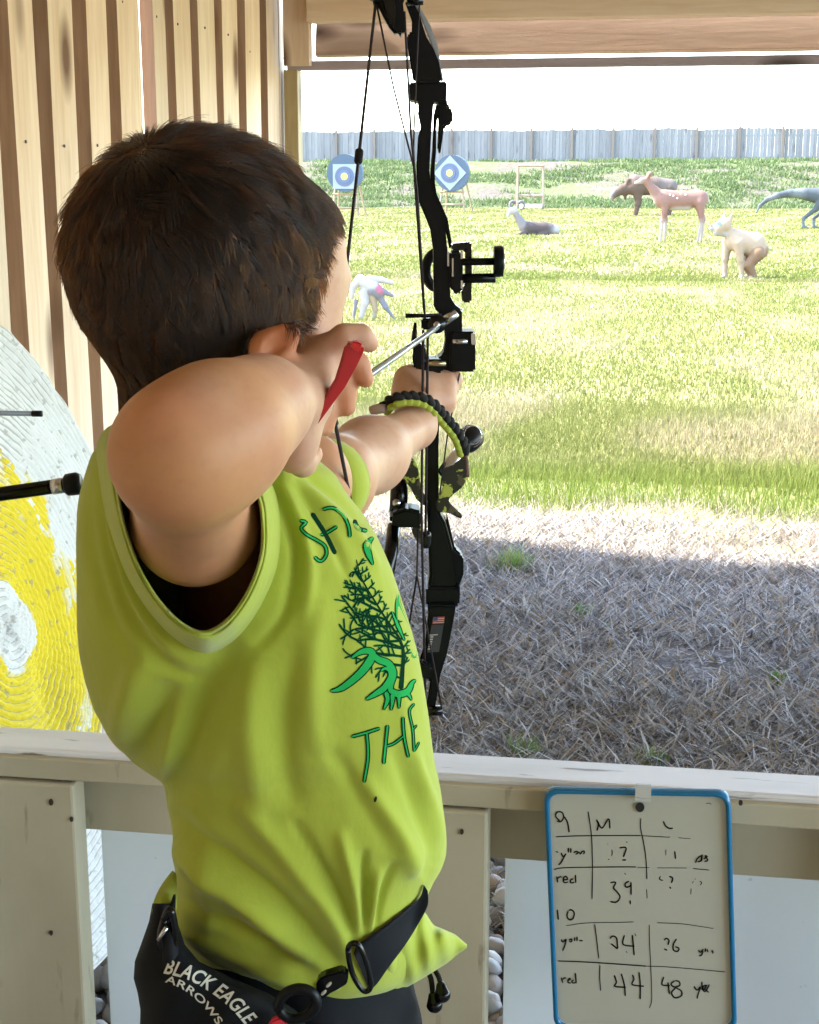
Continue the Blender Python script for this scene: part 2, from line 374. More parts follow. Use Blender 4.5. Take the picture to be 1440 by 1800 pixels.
def blade_mat(name, rough=.6, tr=.25):
    m = mat(name, (1, 1, 1), rough, attr=True, spec=.08)
    t = m.node_tree; b = t.nodes['Principled BSDF']; out = t.nodes['Material Output']
    trn = t.nodes.new('ShaderNodeBsdfTranslucent'); ms = t.nodes.new('ShaderNodeMixShader'); ms.inputs[0].default_value = tr
    a = [n for n in t.nodes if n.type == 'ATTRIBUTE'][0]; t.links.new(a.outputs['Color'], trn.inputs[0])
    t.links.new(b.outputs[0], ms.inputs[1]); t.links.new(trn.outputs[0], ms.inputs[2]); t.links.new(ms.outputs[0], out.inputs[0]); return m
M['blade'] = blade_mat('grass_blade'); M['straw'] = blade_mat('straw_blade', .7, .1)
def mixc(a, b, t): return np.array(a)*(1-t[:, None])+np.array(b)*t[:, None]
def wedge(n, y0, y1, pw=1.0, left=640, right=1440, pad=.4):
    """Random points in the part of the field that the opening shows, between two distances."""
    y = y0+(y1-y0)*RNG.uniform(0, 1, n)**pw
    xa = YP(left, 700, 1.0)[0]*y-pad; xb = YP(right+40, 700, 1.0)[0]*y+pad
    return np.stack([xa+(xb-xa)*RNG.uniform(0, 1, n), y], -1)
# straw lying about in the shade of the roof
n = 95000; p = wedge(n, 2.2, 5.3, 1.0, 560); dens = vnoise(p[:, 0], p[:, 1]*1.6, 5.5, 11); p = p[RNG.uniform(-1.2, .6, n) < dens]; n = len(p)
c = mixc((.27, .25, .235), (.54, .50, .465), RNG.uniform(0, 1, n)); dk = RNG.uniform(0, 1, n) < .25; c[dk] *= .45
br = RNG.uniform(0, 1, n) < .12; c[br] = np.array((.34, .25, .15))
blades('straw', p, gz(p[:, 0], p[:, 1]), RNG.uniform(.03, .10, n), RNG.uniform(.0025, .0085, n), c, M['straw'], lean=.35, curl=.55, flat=.75)
# sunlit straw strip at the edge
n = 30000; p = wedge(n, 4.5, 6.0, 1.0, 560); q = p[:, 1]+.16*vnoise(p[:, 0], p[:, 1]*.5, 3.2, 13); p = p[q < 5.62-.1*p[:, 0]+.2*RNG.normal(0, 1, n)]; n = len(p)
c = mixc((.20, .165, .13), (.29, .25, .21), RNG.uniform(0, 1, n))
blades('dry_straw', p, gz(p[:, 0], p[:, 1])+.006, RNG.uniform(.025, .08, n), RNG.uniform(.002, .005, n), c, M['straw'], lean=.35, curl=.5, flat=.7)
# green grass, tall near the edge, shorter and coarser farther off
def greens(p, n, dry=0.0):
    g = .5+.5*vnoise(p[:, 0], p[:, 1]*.55, .9, 21); g2 = .5+.5*vnoise(p[:, 0], p[:, 1]*.6, 3.1, 22)
    c = mixc((.095, .115, .022), (.175, .165, .055), np.clip(g*.75+RNG.uniform(0, .4, n), 0, 1)); viv = np.exp(-np.clip(p[:, 1]-5.75, 0, 9)/.45); c = c*(1-.8*viv[:, None])+.8*viv[:, None]*mixc((.085, .145, .015), (.18, .215, .045), RNG.uniform(0, 1, n))
    d = np.clip((g2-.50)*2.6+dry, 0, 1)*(RNG.uniform(0, 1, n) < .75); c = c*(1-d[:, None])+np.array((.26, .21, .12))*d[:, None]; return c
n = 62000; p = wedge(n, 5.15, 8.2, 1.15, 560); q = p[:, 1]+.22*vnoise(p[:, 0], p[:, 1]*.5, 3.2, 13)+.06*RNG.normal(0, 1, n); p = p[q > 5.55-.1*p[:, 0]]; n = len(p)
dry = np.exp(-((p[:, 1]-6.55-.2*p[:, 0])/.38)**2)*.9*(.6+.4*vnoise(p[:, 0], p[:, 1], 2.2, 31))
L = RNG.uniform(.03, .085, n)*(1+.5*np.clip(vnoise(p[:, 0], p[:, 1], 4, 14), 0, 1))*(1-.45*np.clip(dry, 0, 1))
blades('grass', p, gz(p[:, 0], p[:, 1]), L, RNG.uniform(.002, .0045, n), greens(p, n, dry), M['blade'], lean=.3, curl=.6)
n = 150000; p = wedge(n, 6.05, 20, 1.25, 500)
blades('grass', p, gz(p[:, 0], p[:, 1]), RNG.uniform(.02, .055, n), RNG.uniform(.004, .009, n)*(1+p[:, 1]/25), greens(p, n, .1), M['blade'], lean=.4, curl=.7)
n = 105000; p = wedge(n, 19, 72.5, 1.35, 480)
blades('grass', p, p[:, 0]*0, RNG.uniform(.03, .07, n), RNG.uniform(.02, .04, n)*(p[:, 1]/30+.3), greens(p, n, .18), M['blade'], lean=.5, curl=.7)
# weeds on the berm
n = 1500; cxy = wedge(n, 72.5, 90, 1.0, 590, 1440, 1.0); kk = vnoise(cxy[:, 0]*.6, cxy[:, 1], .8, 41) > -.1-.5*((cxy[:, 1] < 76)); cxy = cxy[kk]
m_ = 34; p = np.repeat(cxy, m_, 0)+RNG.normal(0, 1, (len(cxy)*m_, 2))*np.array((.42, .18)); n = len(p); wv = np.repeat(RNG.uniform(0, 1, len(cxy)), m_)
c = mixc((.075, .11, .035), (.13, .155, .065), np.clip(wv*.7+RNG.uniform(0, .4, n), 0, 1))
blades('weeds', p, berm_z(p[:, 0], p[:, 1]), RNG.uniform(.08, .30, n), RNG.uniform(.05, .12, n), c, M['blade'], lean=.6, curl=.6)
# grass tufts standing in the straw
for (px, py, sz, gr, lb) in ((903, 985, .085, .5, 'bushy green tuft with brown base on the sunlit straw edge'), (1022, 1082, .04, .9, 'small green sprig among grey straw in the shade below the dry tuft'), (1365, 1195, .035, .9, 'flat green sprig in shaded straw near right edge'),
                     (1150, 1335, .045, .6, 'thin green weeds just beyond the rail above the whiteboard'), (925, 1322, .05, .6, 'sparse green weeds in straw just beyond the rail, left of the whiteboard')):
    g = G(px, py+20*(sz > .06)); n = 260 if sz > .06 else 90; p = g[:2]+RNG.normal(0, 1, (n, 2))*sz*.35
    c = mixc((.30, .22, .12), (.12, .26, .04), np.clip(RNG.uniform(0, 1, n)+gr-.4, 0, 1))
    o = blades('grass_tuft', p, gz(p[:, 0], p[:, 1]), RNG.uniform(.4, 1.2, n)*sz, RNG.uniform(.002, .005, n), c, M['blade'], lean=.35, curl=.6)
    o['kind'] = 'thing'; tag(o, lb, 'grass tuft')
# stones between rail and straw
def stone_mesh(s):
    bm = bmesh.new(); bmesh.ops.create_icosphere(bm, subdivisions=2, radius=1.0); r = random.Random(s); o = Vector((r.random()*9, r.random()*9, r.random()*9))
    from mathutils import noise
    for v in bm.verts: v.co *= 1+.28*noise.noise(v.co*1.1+o)
    vs = np.array([v.co[:] for v in bm.verts]); fs = np.array([[q.index for q in f.verts] for f in bm.faces]); bm.free(); return vs, fs
protos = [stone_mesh(i) for i in range(6)]
sv, sf, scol = [], [], []; off = 0
for i in range(2300):
    a = random.uniform(-1.15, 1.1); y = random.uniform(1.80, 2.55); s = random.uniform(.012, .023); vs, fs = protos[i % 6]
    R = np.array(Matrix.Rotation(random.uniform(0, 6.28), 3, 'Z') @ Matrix.Rotation(random.uniform(-.5, .5), 3, 'X'))
    q = (vs*np.array((s*random.uniform(1, 1.5), s, s*random.uniform(.55, .8))))@R.T+np.array((a, y, random.uniform(.0, .03)))
    sv.append(q); sf.append(fs+off); off += len(q); tone = random.choice([(.33, .29, .26), (.40, .37, .34), (.22, .19, .17), (.36, .28, .22), (.28, .27, .27)])
    scol.append(np.tile(np.array(tone)*random.uniform(.8, 1.15), (len(q), 1)))
m_stone = mat('river_stone', (1, 1, 1), .6, attr=True, bump=(120, .2, .002))
o = link('gravel', npmesh('gravel', np.concatenate(sv), np.concatenate(sf), np.concatenate(scol)), m_stone, None, True); tag(o, kind='stuff')
gb = grid_sheet('gravel_bed', np.array([-30., 12.]), np.array([1.70, 2.17]), lambda X, Y: X*0-.002, mat('gravel_bed', (.12, .10, .09), .9, bump=(80, .8, .01))); tag(gb, kind='structure')

# fence along the top of the berm, nearer on the right
fl = V(500, 250, 92.0); fr = V(1500, 250, 84.0)
fence = empty('board_fence', (float((fl+fr)[0]/2), float((fl+fr)[1]/2), 0)); tag(fence, 'long pale grey vertical board fence along the top of the berm', 'fence')
m_fb = wood('fence_board_wood', (.19, .18, .165), (.14, .13, .12), (.10, .09, .08), 2, .3, grain=.6); m_fp = wood('fence_post_wood', (.16, .12, .09), (.13, .10, .07), (.12, .08, .06), 2, .3)
d = (fr-fl)[:2]; LF = float(np.linalg.norm(d)); d = d/LF; ang = math.atan2(d[1], d[0]); nb = 172; step = LF/nb
def fz(x, y): return float(berm_z(np.array([x]), np.array([y]))[0])
bmh = []
for hh_ in (1.98, 2.0, 1.97):
    bm = bmesh.new(); box_bm(bm, (0, 0, hh_/2), (step*.985, .03, hh_)); bmh.append(bm_mesh('board', bm))
for i in range(nb):
    q = fl[:2]+d*step*(i+.5); o = link('board', bmh[i % 3 if i % 7 else 1], m_fb); o.location = (q[0], q[1]+(.02 if i % 2 else 0), fz(*q)-.12+random.uniform(-.015, .015)); o.rotation_euler = (0, 0, ang)
    o.parent = fence; o.matrix_parent_inverse = fence.matrix_world.inverted()
bm = bmesh.new(); box_bm(bm, (0, 0, 1.05), (.14, .14, 2.1)); pm = bm_mesh('post', bm)
for i in range(14):
    q = fl[:2]+d*LF*(i+.4)/14; o = link('post', pm, m_fp); o.location = (q[0]+.1*d[1]*1, q[1]-.12, fz(*q)-.12); o.parent = fence; o.matrix_parent_inverse = fence.matrix_world.inverted()
for zc in (.4, 1.6):
    c = (fl+fr)/2; box('rail', (c[0], c[1]+.07, fz(c[0], c[1])-.12+zc), (LF, .06, .1), m_fb, fence, Matrix.Rotation(ang, 3, 'Z'), 0)
# lamp post beyond the fence
lp = V(1306, 215, 160.0); lamp = empty('street_lamp', (lp[0], lp[1], 0)); tag(lamp, 'thin pale street lamp with two short arms rising beyond the fence', 'street lamp')
mlp = mat('galvanised_pole', (.62, .66, .70), .5)
top = V(1306, 128, 160.0)[2]
tube('pole', [(lp[0], lp[1], 0), (lp[0], lp[1], top*.5), (lp[0], lp[1], top)], [.16, .12, .09], mlp, lamp)
for s in (-1, 1):
    tube('arm', [(lp[0], lp[1], top-.1), (lp[0]+s*.35, lp[1], top+.25), (lp[0]+s*.75, lp[1], top+.3)], .05, mlp, lamp)
    box('lamp_head', (lp[0]+s*1.0, lp[1], top+.3), (.6, .25, .1), mlp, lamp)

# ---------------------------------------------------------------- foam animal targets out on the field
m_foam = mat('painted_foam', (1, 1, 1), .7, attr=True, spec=.05, bump=(25, .25, .01))
def animal(name, label, cat, x0, y0, build, res, k, rz=0.0, blobs=()):
    g = G(x0, y0); h = float((g-CAM)@FH); s = MPP(x0, y0, h)*1.0
    def L(x, y, d=0.0): return np.array(((x-x0)*s, d, (y0-y)*s*1.0))
    pr = [p[:5]+(tuple(np.array(p[5])*(.36 if max(p[5]) < .5 else .44)), p[6]) for p in build(L, s)]
    me = sdf_mesh('body', pr, res, k)
    root = empty(name, (g[0], g[1], 0)); root.rotation_euler = (0, 0, YAW+rz)
    root.matrix_world = Matrix.Translation((g[0], g[1], 0)) @ Matrix.Rotation(YAW+rz, 4, 'Z')
    tag(root, label, cat)
    o = bpy.data.objects.new('body', me); COL.objects.link(o); me.materials.append(m_foam); o.parent = root
    return root, L, s
def part(root, name, prims, res, k, m_=None):
    me = sdf_mesh(name, prims, res, k); me.materials.append(m_ or m_foam); o = bpy.data.objects.new(name, me); COL.objects.link(o); o.parent = root; return o
tan = (.42, .19, .13); wht = (.55, .50, .48); dkb = (.14, .10, .085)
def deer(L, s):
    c = (.46, .25, .19); lt = (.58, .46, .38); p = []
    p += [rc(L(1165, 352), L(1196, 352), 17*s, 14*s, c), rc(L(1196, 352), L(1226, 351), 14*s, 15*s, c), rc(L(1180, 362), L(1206, 363), 9*s, 8*s, wht)]
    p += [rc(L(1158, 348), L(1136, 326), 11*s, 6*s, c), rc(L(1154, 354), L(1142, 334), 7*s, 4*s, lt)]
    p += [rc(L(1134, 320), L(1126, 320), 6*s, 5*s, c), rc(L(1126, 320), L(1114, 324), 4.4*s, 2.6*s, lt)]
    for dy in (-.11, .11):
        p += [rc(L(1166, 358, dy), L(1166+dy*40, 388, dy), 7*s, 3.2*s, c), rc(L(1166+dy*40, 388, dy), L(1164+dy*50, 424, dy), 3.1*s, 2.6*s, lt)]
        p += [rc(L(1226, 358, dy), L(1233+dy*30, 388, dy), 9*s, 3.8*s, c), rc(L(1233+dy*30, 388, dy), L(1229+dy*40, 424, dy), 3.2*s, 2.6*s, lt)]
        p += [rc(L(1134, 316, dy*.4), L(1138, 308, dy*1.1), 2.5*s, 3.6*s, c, 4*s)]
    p += [rc(L(1236, 344), L(1240, 355), 4*s, 3*s, wht)]
    return p
root, L, s = animal('deer_target', 'reddish brown standing deer target with pale belly facing left', 'deer target', 1190, 426, deer, .014, .05)
sp = []
for (x, y) in ((1166, 349), (1172, 344), (1165, 361), (1178, 346), (1190, 342), (1199, 344), (1185, 350)): sp.append(el(L(x, y, -15.2*s), (1.6*s, 1.2*s, 1.6*s), None, (.6, .55, .5)))
part(root, 'spot', sp, .008, .002)
def moose(L, s):
    c = (.20, .135, .10); g2 = (.30, .235, .20)
    p = [rc(L(1118, 328), L(1150, 328), 17*s, 15*s, c), rc(L(1150, 328), L(1176, 329), 15*s, 13*s, g2), rc(L(1114, 318), L(1120, 322), 10*s, 12*s, g2)]
    p += [rc(L(1108, 332), L(1094, 334), 11*s, 8*s, c), rc(L(1092, 334), L(1078, 344), 8*s, 6*s, c), rc(L(1079, 334), L(1074, 347), 4.5*s, 4*s, (.5, .46, .44)), rc(L(1098, 340), L(1098, 350), 4*s, 2*s, c)]
    for dy in (-.18, .18):
        p += [rc(L(1119, 335, dy), L(1121, 358, dy), 8*s, 4*s, c), rc(L(1121, 358, dy), L(1117, 379, dy), 3.6*s, 2.6*s, c)]
        p += [rc(L(1174, 335, dy), L(1179, 358, dy), 8*s, 4*s, c), rc(L(1179, 358, dy), L(1175, 379, dy), 3.6*s, 2.6*s, c)]
        p += [rc(L(1098, 328, dy*.5), L(1102, 318, dy*.9), 2.2*s, 3.2*s, c)]
    return p
animal('moose_target', 'dark brown moose target standing partly behind the deer', 'moose target', 1125, 379, moose, .025, .10)
def ram(L, s):
    c = (.17, .13, .12)
    p = [rc(L(928, 401), L(966, 402), 11*s, 10*s, c), rc(L(925, 406), L(960, 409), 7*s, 5*s, wht), rc(L(969, 403), L(976, 404), 9*s, 8*s, wht), rc(L(958, 400), L(972, 405), 8*s, 5*s, dkb)]
    p += [rc(L(920, 398), L(906, 376), 9*s, 5*s, (.40, .34, .32)), rc(L(904, 370), L(896, 372), 6*s, 4.5*s, wht), rc(L(896, 372), L(893, 380), 4*s, 3*s, wht)]
    p += [rc(L(922, 410, -.1), L(910, 412, -.14), 4*s, 2.5*s, c), rc(L(960, 410, -.1), L(945, 412, -.16), 4*s, 2.5*s, c)]
    return p
root, L, s = animal('ram_target', 'grey brown ram target lying in the grass with curled horns', 'ram target', 930, 413, ram, .015, .05)
for dd, cx in ((-.05, 917), (.05, 899)):
    mb = MB(); pts = [L(cx+math.copysign(1, cx-904)*(5.5*math.cos(t)-2), 362-6.5*math.sin(t), dd+.03*t*math.copysign(1, dd)) for t in np.linspace(2.6, -2.0, 16)]
    o = mb.tube(pts, np.linspace(3.0, 1.2, 16)*s, 8).build('horn', mat('horn', (.09, .075, .07), .7), None, True); o.parent = root
def crouch(L, s):
    c = (.56, .40, .26); d2 = (.40, .24, .14)
    p = [rc(L(1292, 424), L(1322, 431), 19*s, 22*s, c), rc(L(1322, 438), L(1334, 442), 19*s, 14*s, d2), rc(L(1281, 412), L(1292, 420), 10*s, 14*s, c), rc(L(1338, 432), L(1344, 436), 5*s, 4*s, wht)]
    p += [rc(L(1268, 398), L(1262, 402), 14*s, 12*s, c), rc(L(1258, 408), L(1272, 410), 8*s, 8*s, wht), rc(L(1250, 400), L(1246, 403), 5*s, 4*s, wht)]
    p += [rc(L(1276, 390, -.04), L(1281, 377, -.05), 5*s, 1.6*s, c, 4*s), rc(L(1268, 388, .06), L(1272, 376, .07), 5*s, 1.6*s, c, 4*s)]
    for dy, ox in ((-.10, 14), (.06, 0)):
        p += [rc(L(1278+ox, 428, dy), L(1275+ox*1.6, 456, dy), 10*s, 6*s, c), rc(L(1275+ox*1.6, 456, dy), L(1276+ox*1.8, 484, dy), 5*s, 4.2*s, c), rc(L(1276+ox*1.8, 486, dy), L(1270+ox*1.8, 489, dy-.02), 3.5*s, 3*s, wht)]
    for dy in (-.12, .1):
        p += [rc(L(1326, 446, dy), L(1312, 464, dy), 13*s, 8*s, d2), rc(L(1312, 464, dy), L(1322, 484, dy), 8*s, 5*s, d2), rc(L(1322, 486, dy), L(1309, 489, dy), 3.5*s, 3*s, c)]
    return p
root, L, s = animal('crouching_target', 'tan hunched catlike creature target with pointed ears, crouching on the lawn', 'creature target', 1300, 490, crouch, .010, .03)
part(root, 'eye', [el(L(1257, 394, -11.5*s), (4.5*s, 1.8*s, 3.4*s), None, (.16, .42, .55))], .005, .002)
part(root, 'nose', [el(L(1246, 398, -3.5*s), (2.2*s, 2*s, 1.8*s), None, (.5, .12, .12))], .005, .002)
def dino(L, s):
    c = (.15, .165, .17); lt = (.26, .28, .27)
    tp = [(1328, 374), (1334, 362), (1346, 352), (1364, 345), (1386, 341), (1410, 342), (1440, 346)]; r = [1.4, 2.6, 4, 5.5, 7, 10, 15]; p = []
    for i in range(6): p.append(rc(L(*tp[i]), L(*tp[i+1]), r[i]*s, r[i+1]*s, c if i % 2 else lt))
    p += [rc(L(1440, 346), L(1474, 340), 15*s, 14*s, c), rc(L(1478, 338), L(1492, 316), 9*s, 6*s, c), rc(L(1492, 314), L(1512, 318), 8*s, 4*s, lt), rc(L(1478, 346), L(1486, 358), 4*s, 2*s, c)]
    for dy in (-.12, .12):
        o = 0 if dy < 0 else 22
        p += [rc(L(1440+o, 352, dy), L(1430+o, 368, dy), 9*s, 5*s, c), rc(L(1430+o, 368, dy), L(1410+o, 384, dy), 4.5*s, 3*s, c), rc(L(1409+o, 384, dy), L(1410+o, 398, dy), 2.8*s, 2.6*s, lt), rc(L(1410+o, 399, dy), L(1419+o, 401, dy), 2.6*s, 2*s, lt)]
    return p
animal('dinosaur_target', 'grey dinosaur target with long tail at right edge of the field', 'dinosaur target', 1420, 402, dino, .013, .04)
def turkey(L, s):
    w1 = (.62, .56, .52); pk = (.62, .20, .26); gy = (.36, .33, .36)
    p = [rc(L(640, 497), L(656, 505), 10*s, 12*s, w1), rc(L(656, 510), L(666, 516), 12*s, 10*s, gy), rc(L(664, 508, -.02), L(668, 512, -.03), 8*s, 6*s, pk), rc(L(672, 512), L(690, 520), 6*s, 2.5*s, gy)]
    p += [rc(L(650, 490), L(672, 493), 6*s, 5*s, w1), rc(L(672, 493), L(690, 498), 5*s, 3.5*s, w1), rc(L(634, 492), L(622, 504), 9*s, 6*s, w1), rc(L(622, 504), L(618, 524), 6*s, 3*s, w1)]
    p += [rc(L(641, 512), L(642, 532), 8*s, 7*s, w1, 4*s), rc(L(642, 532), L(634, 562), 7*s, 3.5*s, w1, 4*s), rc(L(626, 530), L(621, 562), 4*s, 2*s, gy, 3*s)]
    p += [rc(L(668, 522), L(678, 540), 6*s, 5*s, gy, 3*s), rc(L(678, 540), L(694, 561), 4*s, 1.6*s, gy, 3*s), rc(L(655, 520), L(660, 545), 7*s, 5*s, (.50, .38, .24)), rc(L(660, 545), L(656, 562), 4*s, 3*s, (.50, .42, .30))]
    return p
animal('bird_target', 'small white and pink bird target with drooping wings beside the boy\'s face', 'bird target', 652, 563, turkey, .005, .012)

# round targets on wooden stands
m_leg = wood('stand_wood', (.21, .155, .10), (.17, .12, .075), (.12, .08, .04), 2, .4)
m_boss = mat('blue_foam', (.040, .058, .085), .8, bump=(10, .3, .02)); m_face = mat('white_target_face', (.17, .19, .21), .7)
m_ring = mat('blue_target_ring', (.055, .068, .115), .7); m_ring2 = mat('pale_blue_target_ring', (.065, .08, .135), .7); m_yel = mat('yellow_target_centre', (.42, .42, .08), .7)
def disc(name, c, r, th, m_, parent, ry=0.0, seg=40, sq=False, rot45=False):
    bm = bmesh.new(); bmesh.ops.create_cone(bm, cap_ends=True, segments=4 if sq else seg, radius1=r, radius2=r, depth=th)
    if sq and not rot45: bmesh.ops.rotate(bm, verts=bm.verts, matrix=Matrix.Rotation(math.pi/4, 3, 'Z'))
    bmesh.ops.rotate(bm, verts=bm.verts, matrix=Matrix.Rotation(math.pi/2, 3, 'X')); bmesh.ops.translate(bm, verts=bm.verts, vec=Vector(c))
    o = bpy.data.objects.new(name, bm_mesh(name, bm)); COL.objects.link(o); o.data.materials.append(m_); o.parent = parent; return o
def round_target(label, x0, y0, cx, cy, rr, rot45, rz, fc):
    g = G(x0, y0); h = float((g-CAM)@FH); s = MPP(x0, y0, h)
    root = empty('archery_target', (g[0], g[1], 0)); root.rotation_euler = (0, 0, YAW+rz); root.matrix_world = Matrix.Translation((g[0], g[1], 0)) @ Matrix.Rotation(YAW+rz, 4, 'Z')
    tag(root, label, 'archery target', 'round blue targets on wooden stands')
    zc = (y0-cy)*s; R = rr*s
    disc('boss', (0, 0, zc), R, .22, m_boss, root); ox = fc[0]*s; oz = zc+fc[1]*s
    disc('target_face', (ox, -.12, oz), R*.97 if rot45 else R*.93, .02, m_face, root, sq=True, rot45=rot45)
    disc('ring', (ox, -.14, oz), R*.53, .02, m_ring, root); disc('inner_ring', (ox, -.16, oz), R*.34, .016, m_ring2, root); disc('centre', (ox, -.175, oz), R*.19, .016, m_yel, root)
    def bar(name, a, b, w_=.07):
        mb = MB(); mb.tube([a, b], w_*.6, 4); o = mb.build(name, m_leg); o.parent = root
    for sx in (-1, 1): bar('leg', (sx*R*.75, -.10, 0), (sx*R*.42, .16, zc+R*.7)); bar('leg', (sx*R*.8, 1.0, 0), (sx*R*.42, .22, zc+R*.6))
    bar('crossbar', (-R*.72, -.02, zc*.52), (R*.72, -.02, zc*.52)); bar('crossbar', (-R*.78, -.06, zc*.2), (R*.78, -.06, zc*.2))
round_target('round blue target with white diamond face right of the bow riser', 795, 373, 795, 306, 31, True, -.35, (-3, 0))
round_target('round blue target with squared white face and yellow centre beside the boy\'s hair', 608, 381, 600, 306, 32, False, -.2, (0, -6))
g = G(932, 368); s = MPP(932, 368, float((g-CAM)@FH)); fr_ = empty('target_frame', (g[0], g[1], 0), YAW); tag(fr_, 'empty wooden target frame standing behind the ram', 'wooden frame')
def fbar(a, b, nm, w_=.08):
    o = MB().tube([a, b], w_*.7, 4).build(nm, m_leg); o.parent = fr_
for sx in (-1, 1):
    fbar((sx*23*s, 0, 0), (sx*22*s, .1, 75*s), 'upright'); fbar((sx*25*s, .9, 0), (sx*22*s, .15, 60*s), 'leg')
for z_ in (75, 24): fbar((-22*s, .05, z_*s), (22*s, .05, z_*s), 'crossbar')
o = MB().box((0, -.25, 6*s), ((19*s, 0, 0), (0, .3, 0), (0, 0, 3*s))).build('base_block', mat('pale_foam', (.6, .64, .66), .7)); o.parent = fr_
# ---------------------------------------------------------------- the shelter: side wall, posts, header, roof, railing
XW, YH, YR = -1.20, 4.86, 1.66
shelter = empty('shooting_shelter', (0, 1.5, 0)); tag(shelter, 'timber shooting shelter with plank side wall, header beams and painted railing', 'shelter')
wall = box('side_wall', (XW-.105, 1.1, 2.0), (.05, 7.6, .09), M['plank_dark'], shelter)      # stringer that carries the planks
box('stringer', (XW-.105, 1.1, .35), (.05, 7.6, .09), M['plank_dark'], wall)
def pb(name, w_, t_, h_, seed):
    """A slightly bowed plank standing on its end."""
    bm = bmesh.new(); r = random.Random(seed); nz = 8; rows = []
    for i in range(nz+1):
        z = h_*i/nz; ox = .002*math.sin(i*.9+seed); oy = .003*math.sin(i*.7+seed*2)
        rows.append([bm.verts.new((sx*t_/2+ox, sy*w_/2+oy, z)) for sx, sy in ((-1, -1), (1, -1), (1, 1), (-1, 1))])
    for i in range(nz):
        for j in range(4): bm.faces.new((rows[i][j], rows[i][(j+1) % 4], rows[i+1][(j+1) % 4], rows[i+1][j]))
    bm.faces.new(rows[0][::-1]); bm.faces.new(rows[-1])
    ed = [e for e in bm.edges if abs((e.verts[0].co-e.verts[1].co).normalized().z) > .9]
    bmesh.ops.bevel(bm, geom=ed, offset=.004, segments=2, affect='EDGES'); bmesh.ops.recalc_face_normals(bm, faces=bm.faces)
    return bm_mesh(name, bm)
T = .034
seen = [18, 88, 152, 207, 262, 306, 350, 392, 430, 467, 501]     # sight lines along the near edges of the planks that show
ys = [XP(x, 60, XW)[1] for x in seen]
pitch = .205; yy = ys[0]
front = []
for i in range(len(ys)-1): front.append((ys[i]+.0, ys[i+1]-.075))
a = ys[0]
for i in range(30):
    b = a; a = a-pitch; front.append((a, b-.075))
front[4] = (ys[4]+.035, ys[5]-.07)
front.append((ys[10]+.0, YH-.012))
for i, (a, b) in enumerate(front):
    w_ = b-a; me = pb('plank', w_, T, 2.34, i); me.materials.append(M['plank']); me.materials.append(M['plank_edge_shade'])
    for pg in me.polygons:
        if abs(pg.normal.y) > .8: pg.material_index = 1  # edges take the darker wood that stands in for their shade
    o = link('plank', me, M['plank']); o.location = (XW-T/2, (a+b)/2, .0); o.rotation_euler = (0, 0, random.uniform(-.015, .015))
    o.parent = wall; o.matrix_parent_inverse = wall.matrix_world.inverted()
for i, (a, b) in enumerate(front):
    me = pb('back_plank', .10 if i == 4 else .165, .024, 2.34, i+50); cy = b+(.055 if i == 4 else .045)
    o = link('back_plank', me, M['plank']); o.location = (XW-T-(.075 if i == 3 else .014), cy+(.02 if i == 3 else 0), 0); o.parent = wall; o.matrix_parent_inverse = wall.matrix_world.inverted()
m_nail = mat('nail_head_metal', (.05, .035, .03), .6)
bm = bmesh.new(); bmesh.ops.create_cone(bm, cap_ends=True, segments=10, radius1=.0036, radius2=.003, depth=.002); bmesh.ops.rotate(bm, verts=bm.verts, matrix=Matrix.Rotation(math.pi/2, 3, 'Y')); nail_me = bm_mesh('nail', bm); nail_me.materials.append(m_nail)
for i, (a, b) in enumerate(front):
    for z_ in (.36, 1.30, 1.62, 2.02):
        for q_ in ((.3,) if z_ in (1.30, 1.62) else (.28, .75)):
            o = bpy.data.objects.new('nail', nail_me); COL.objects.link(o); o.location = (XW+.001, a+(b-a)*(q_+random.uniform(-.08, .08)), z_+random.uniform(-.015, .015)); o.parent = wall; o.matrix_parent_inverse = wall.matrix_world.inverted()
# corner post and header timbers
def zat(py, Y=YH, px=900): return float(YP(px, py, Y)[2])
xl = float(YP(505, 200, YH)[0]); xr_ = float(YP(524, 200, YH)[0])
box('corner_post', ((xl+xr_)/2-.005, YH+.03, zat(118)/2), (xr_-xl+.01, .06, zat(118)), M['post'], shelter)
x2 = float(YP(541, 40, YH-.05)[0])
box('corner_board', ((xl+x2)/2, YH-.01, (zat(112)+2.3)/2), (x2-xl, .05, 2.3-zat(112)), M['plank'], shelter)
XE = 5.2
def slope(py_l, py_r): return None
zb1 = zat(36)
box('header_beam', ((x2+XE)/2, YH-.03, (zb1+2.28)/2), (XE-x2, .09, 2.28-zb1), M['beam'], shelter, bev=.004)
za, zb = zat(16), zat(92)
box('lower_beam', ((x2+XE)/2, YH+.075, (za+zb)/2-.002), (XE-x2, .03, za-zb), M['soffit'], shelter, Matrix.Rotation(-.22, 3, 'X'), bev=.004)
zc1, zc2 = zat(102), zat(119)
box('trim_board', ((xl+XE)/2+.0, YH+.02, (zc1+zc2)/2), (XE-xl, .035, zc1-zc2), M['weathered'], shelter, bev=.003)
roof = box('roof', (1.9, .75, 2.40), (6.5, 8.5, .04), M['beam'], shelter, bev=0)
for i in range(9): box('rafter', (-1.2+i*.8, .72, 2.33), (.045, 8.2, .09), M['beam'], roof, bev=0)
box('added_rear_wall', (1.9, -3.45, 1.18), (6.5, .03, 2.36), M['beam'], shelter, bev=0)  # unseen wall, added to cut light from behind and raise contrast inside
box('end_post', (5.1, 4.80, 1.15), (.1, .1, 2.3), M['post'], shelter); box('rear_post', (5.1, -3.3, 1.15), (.1, .1, 2.3), M['post'], shelter)
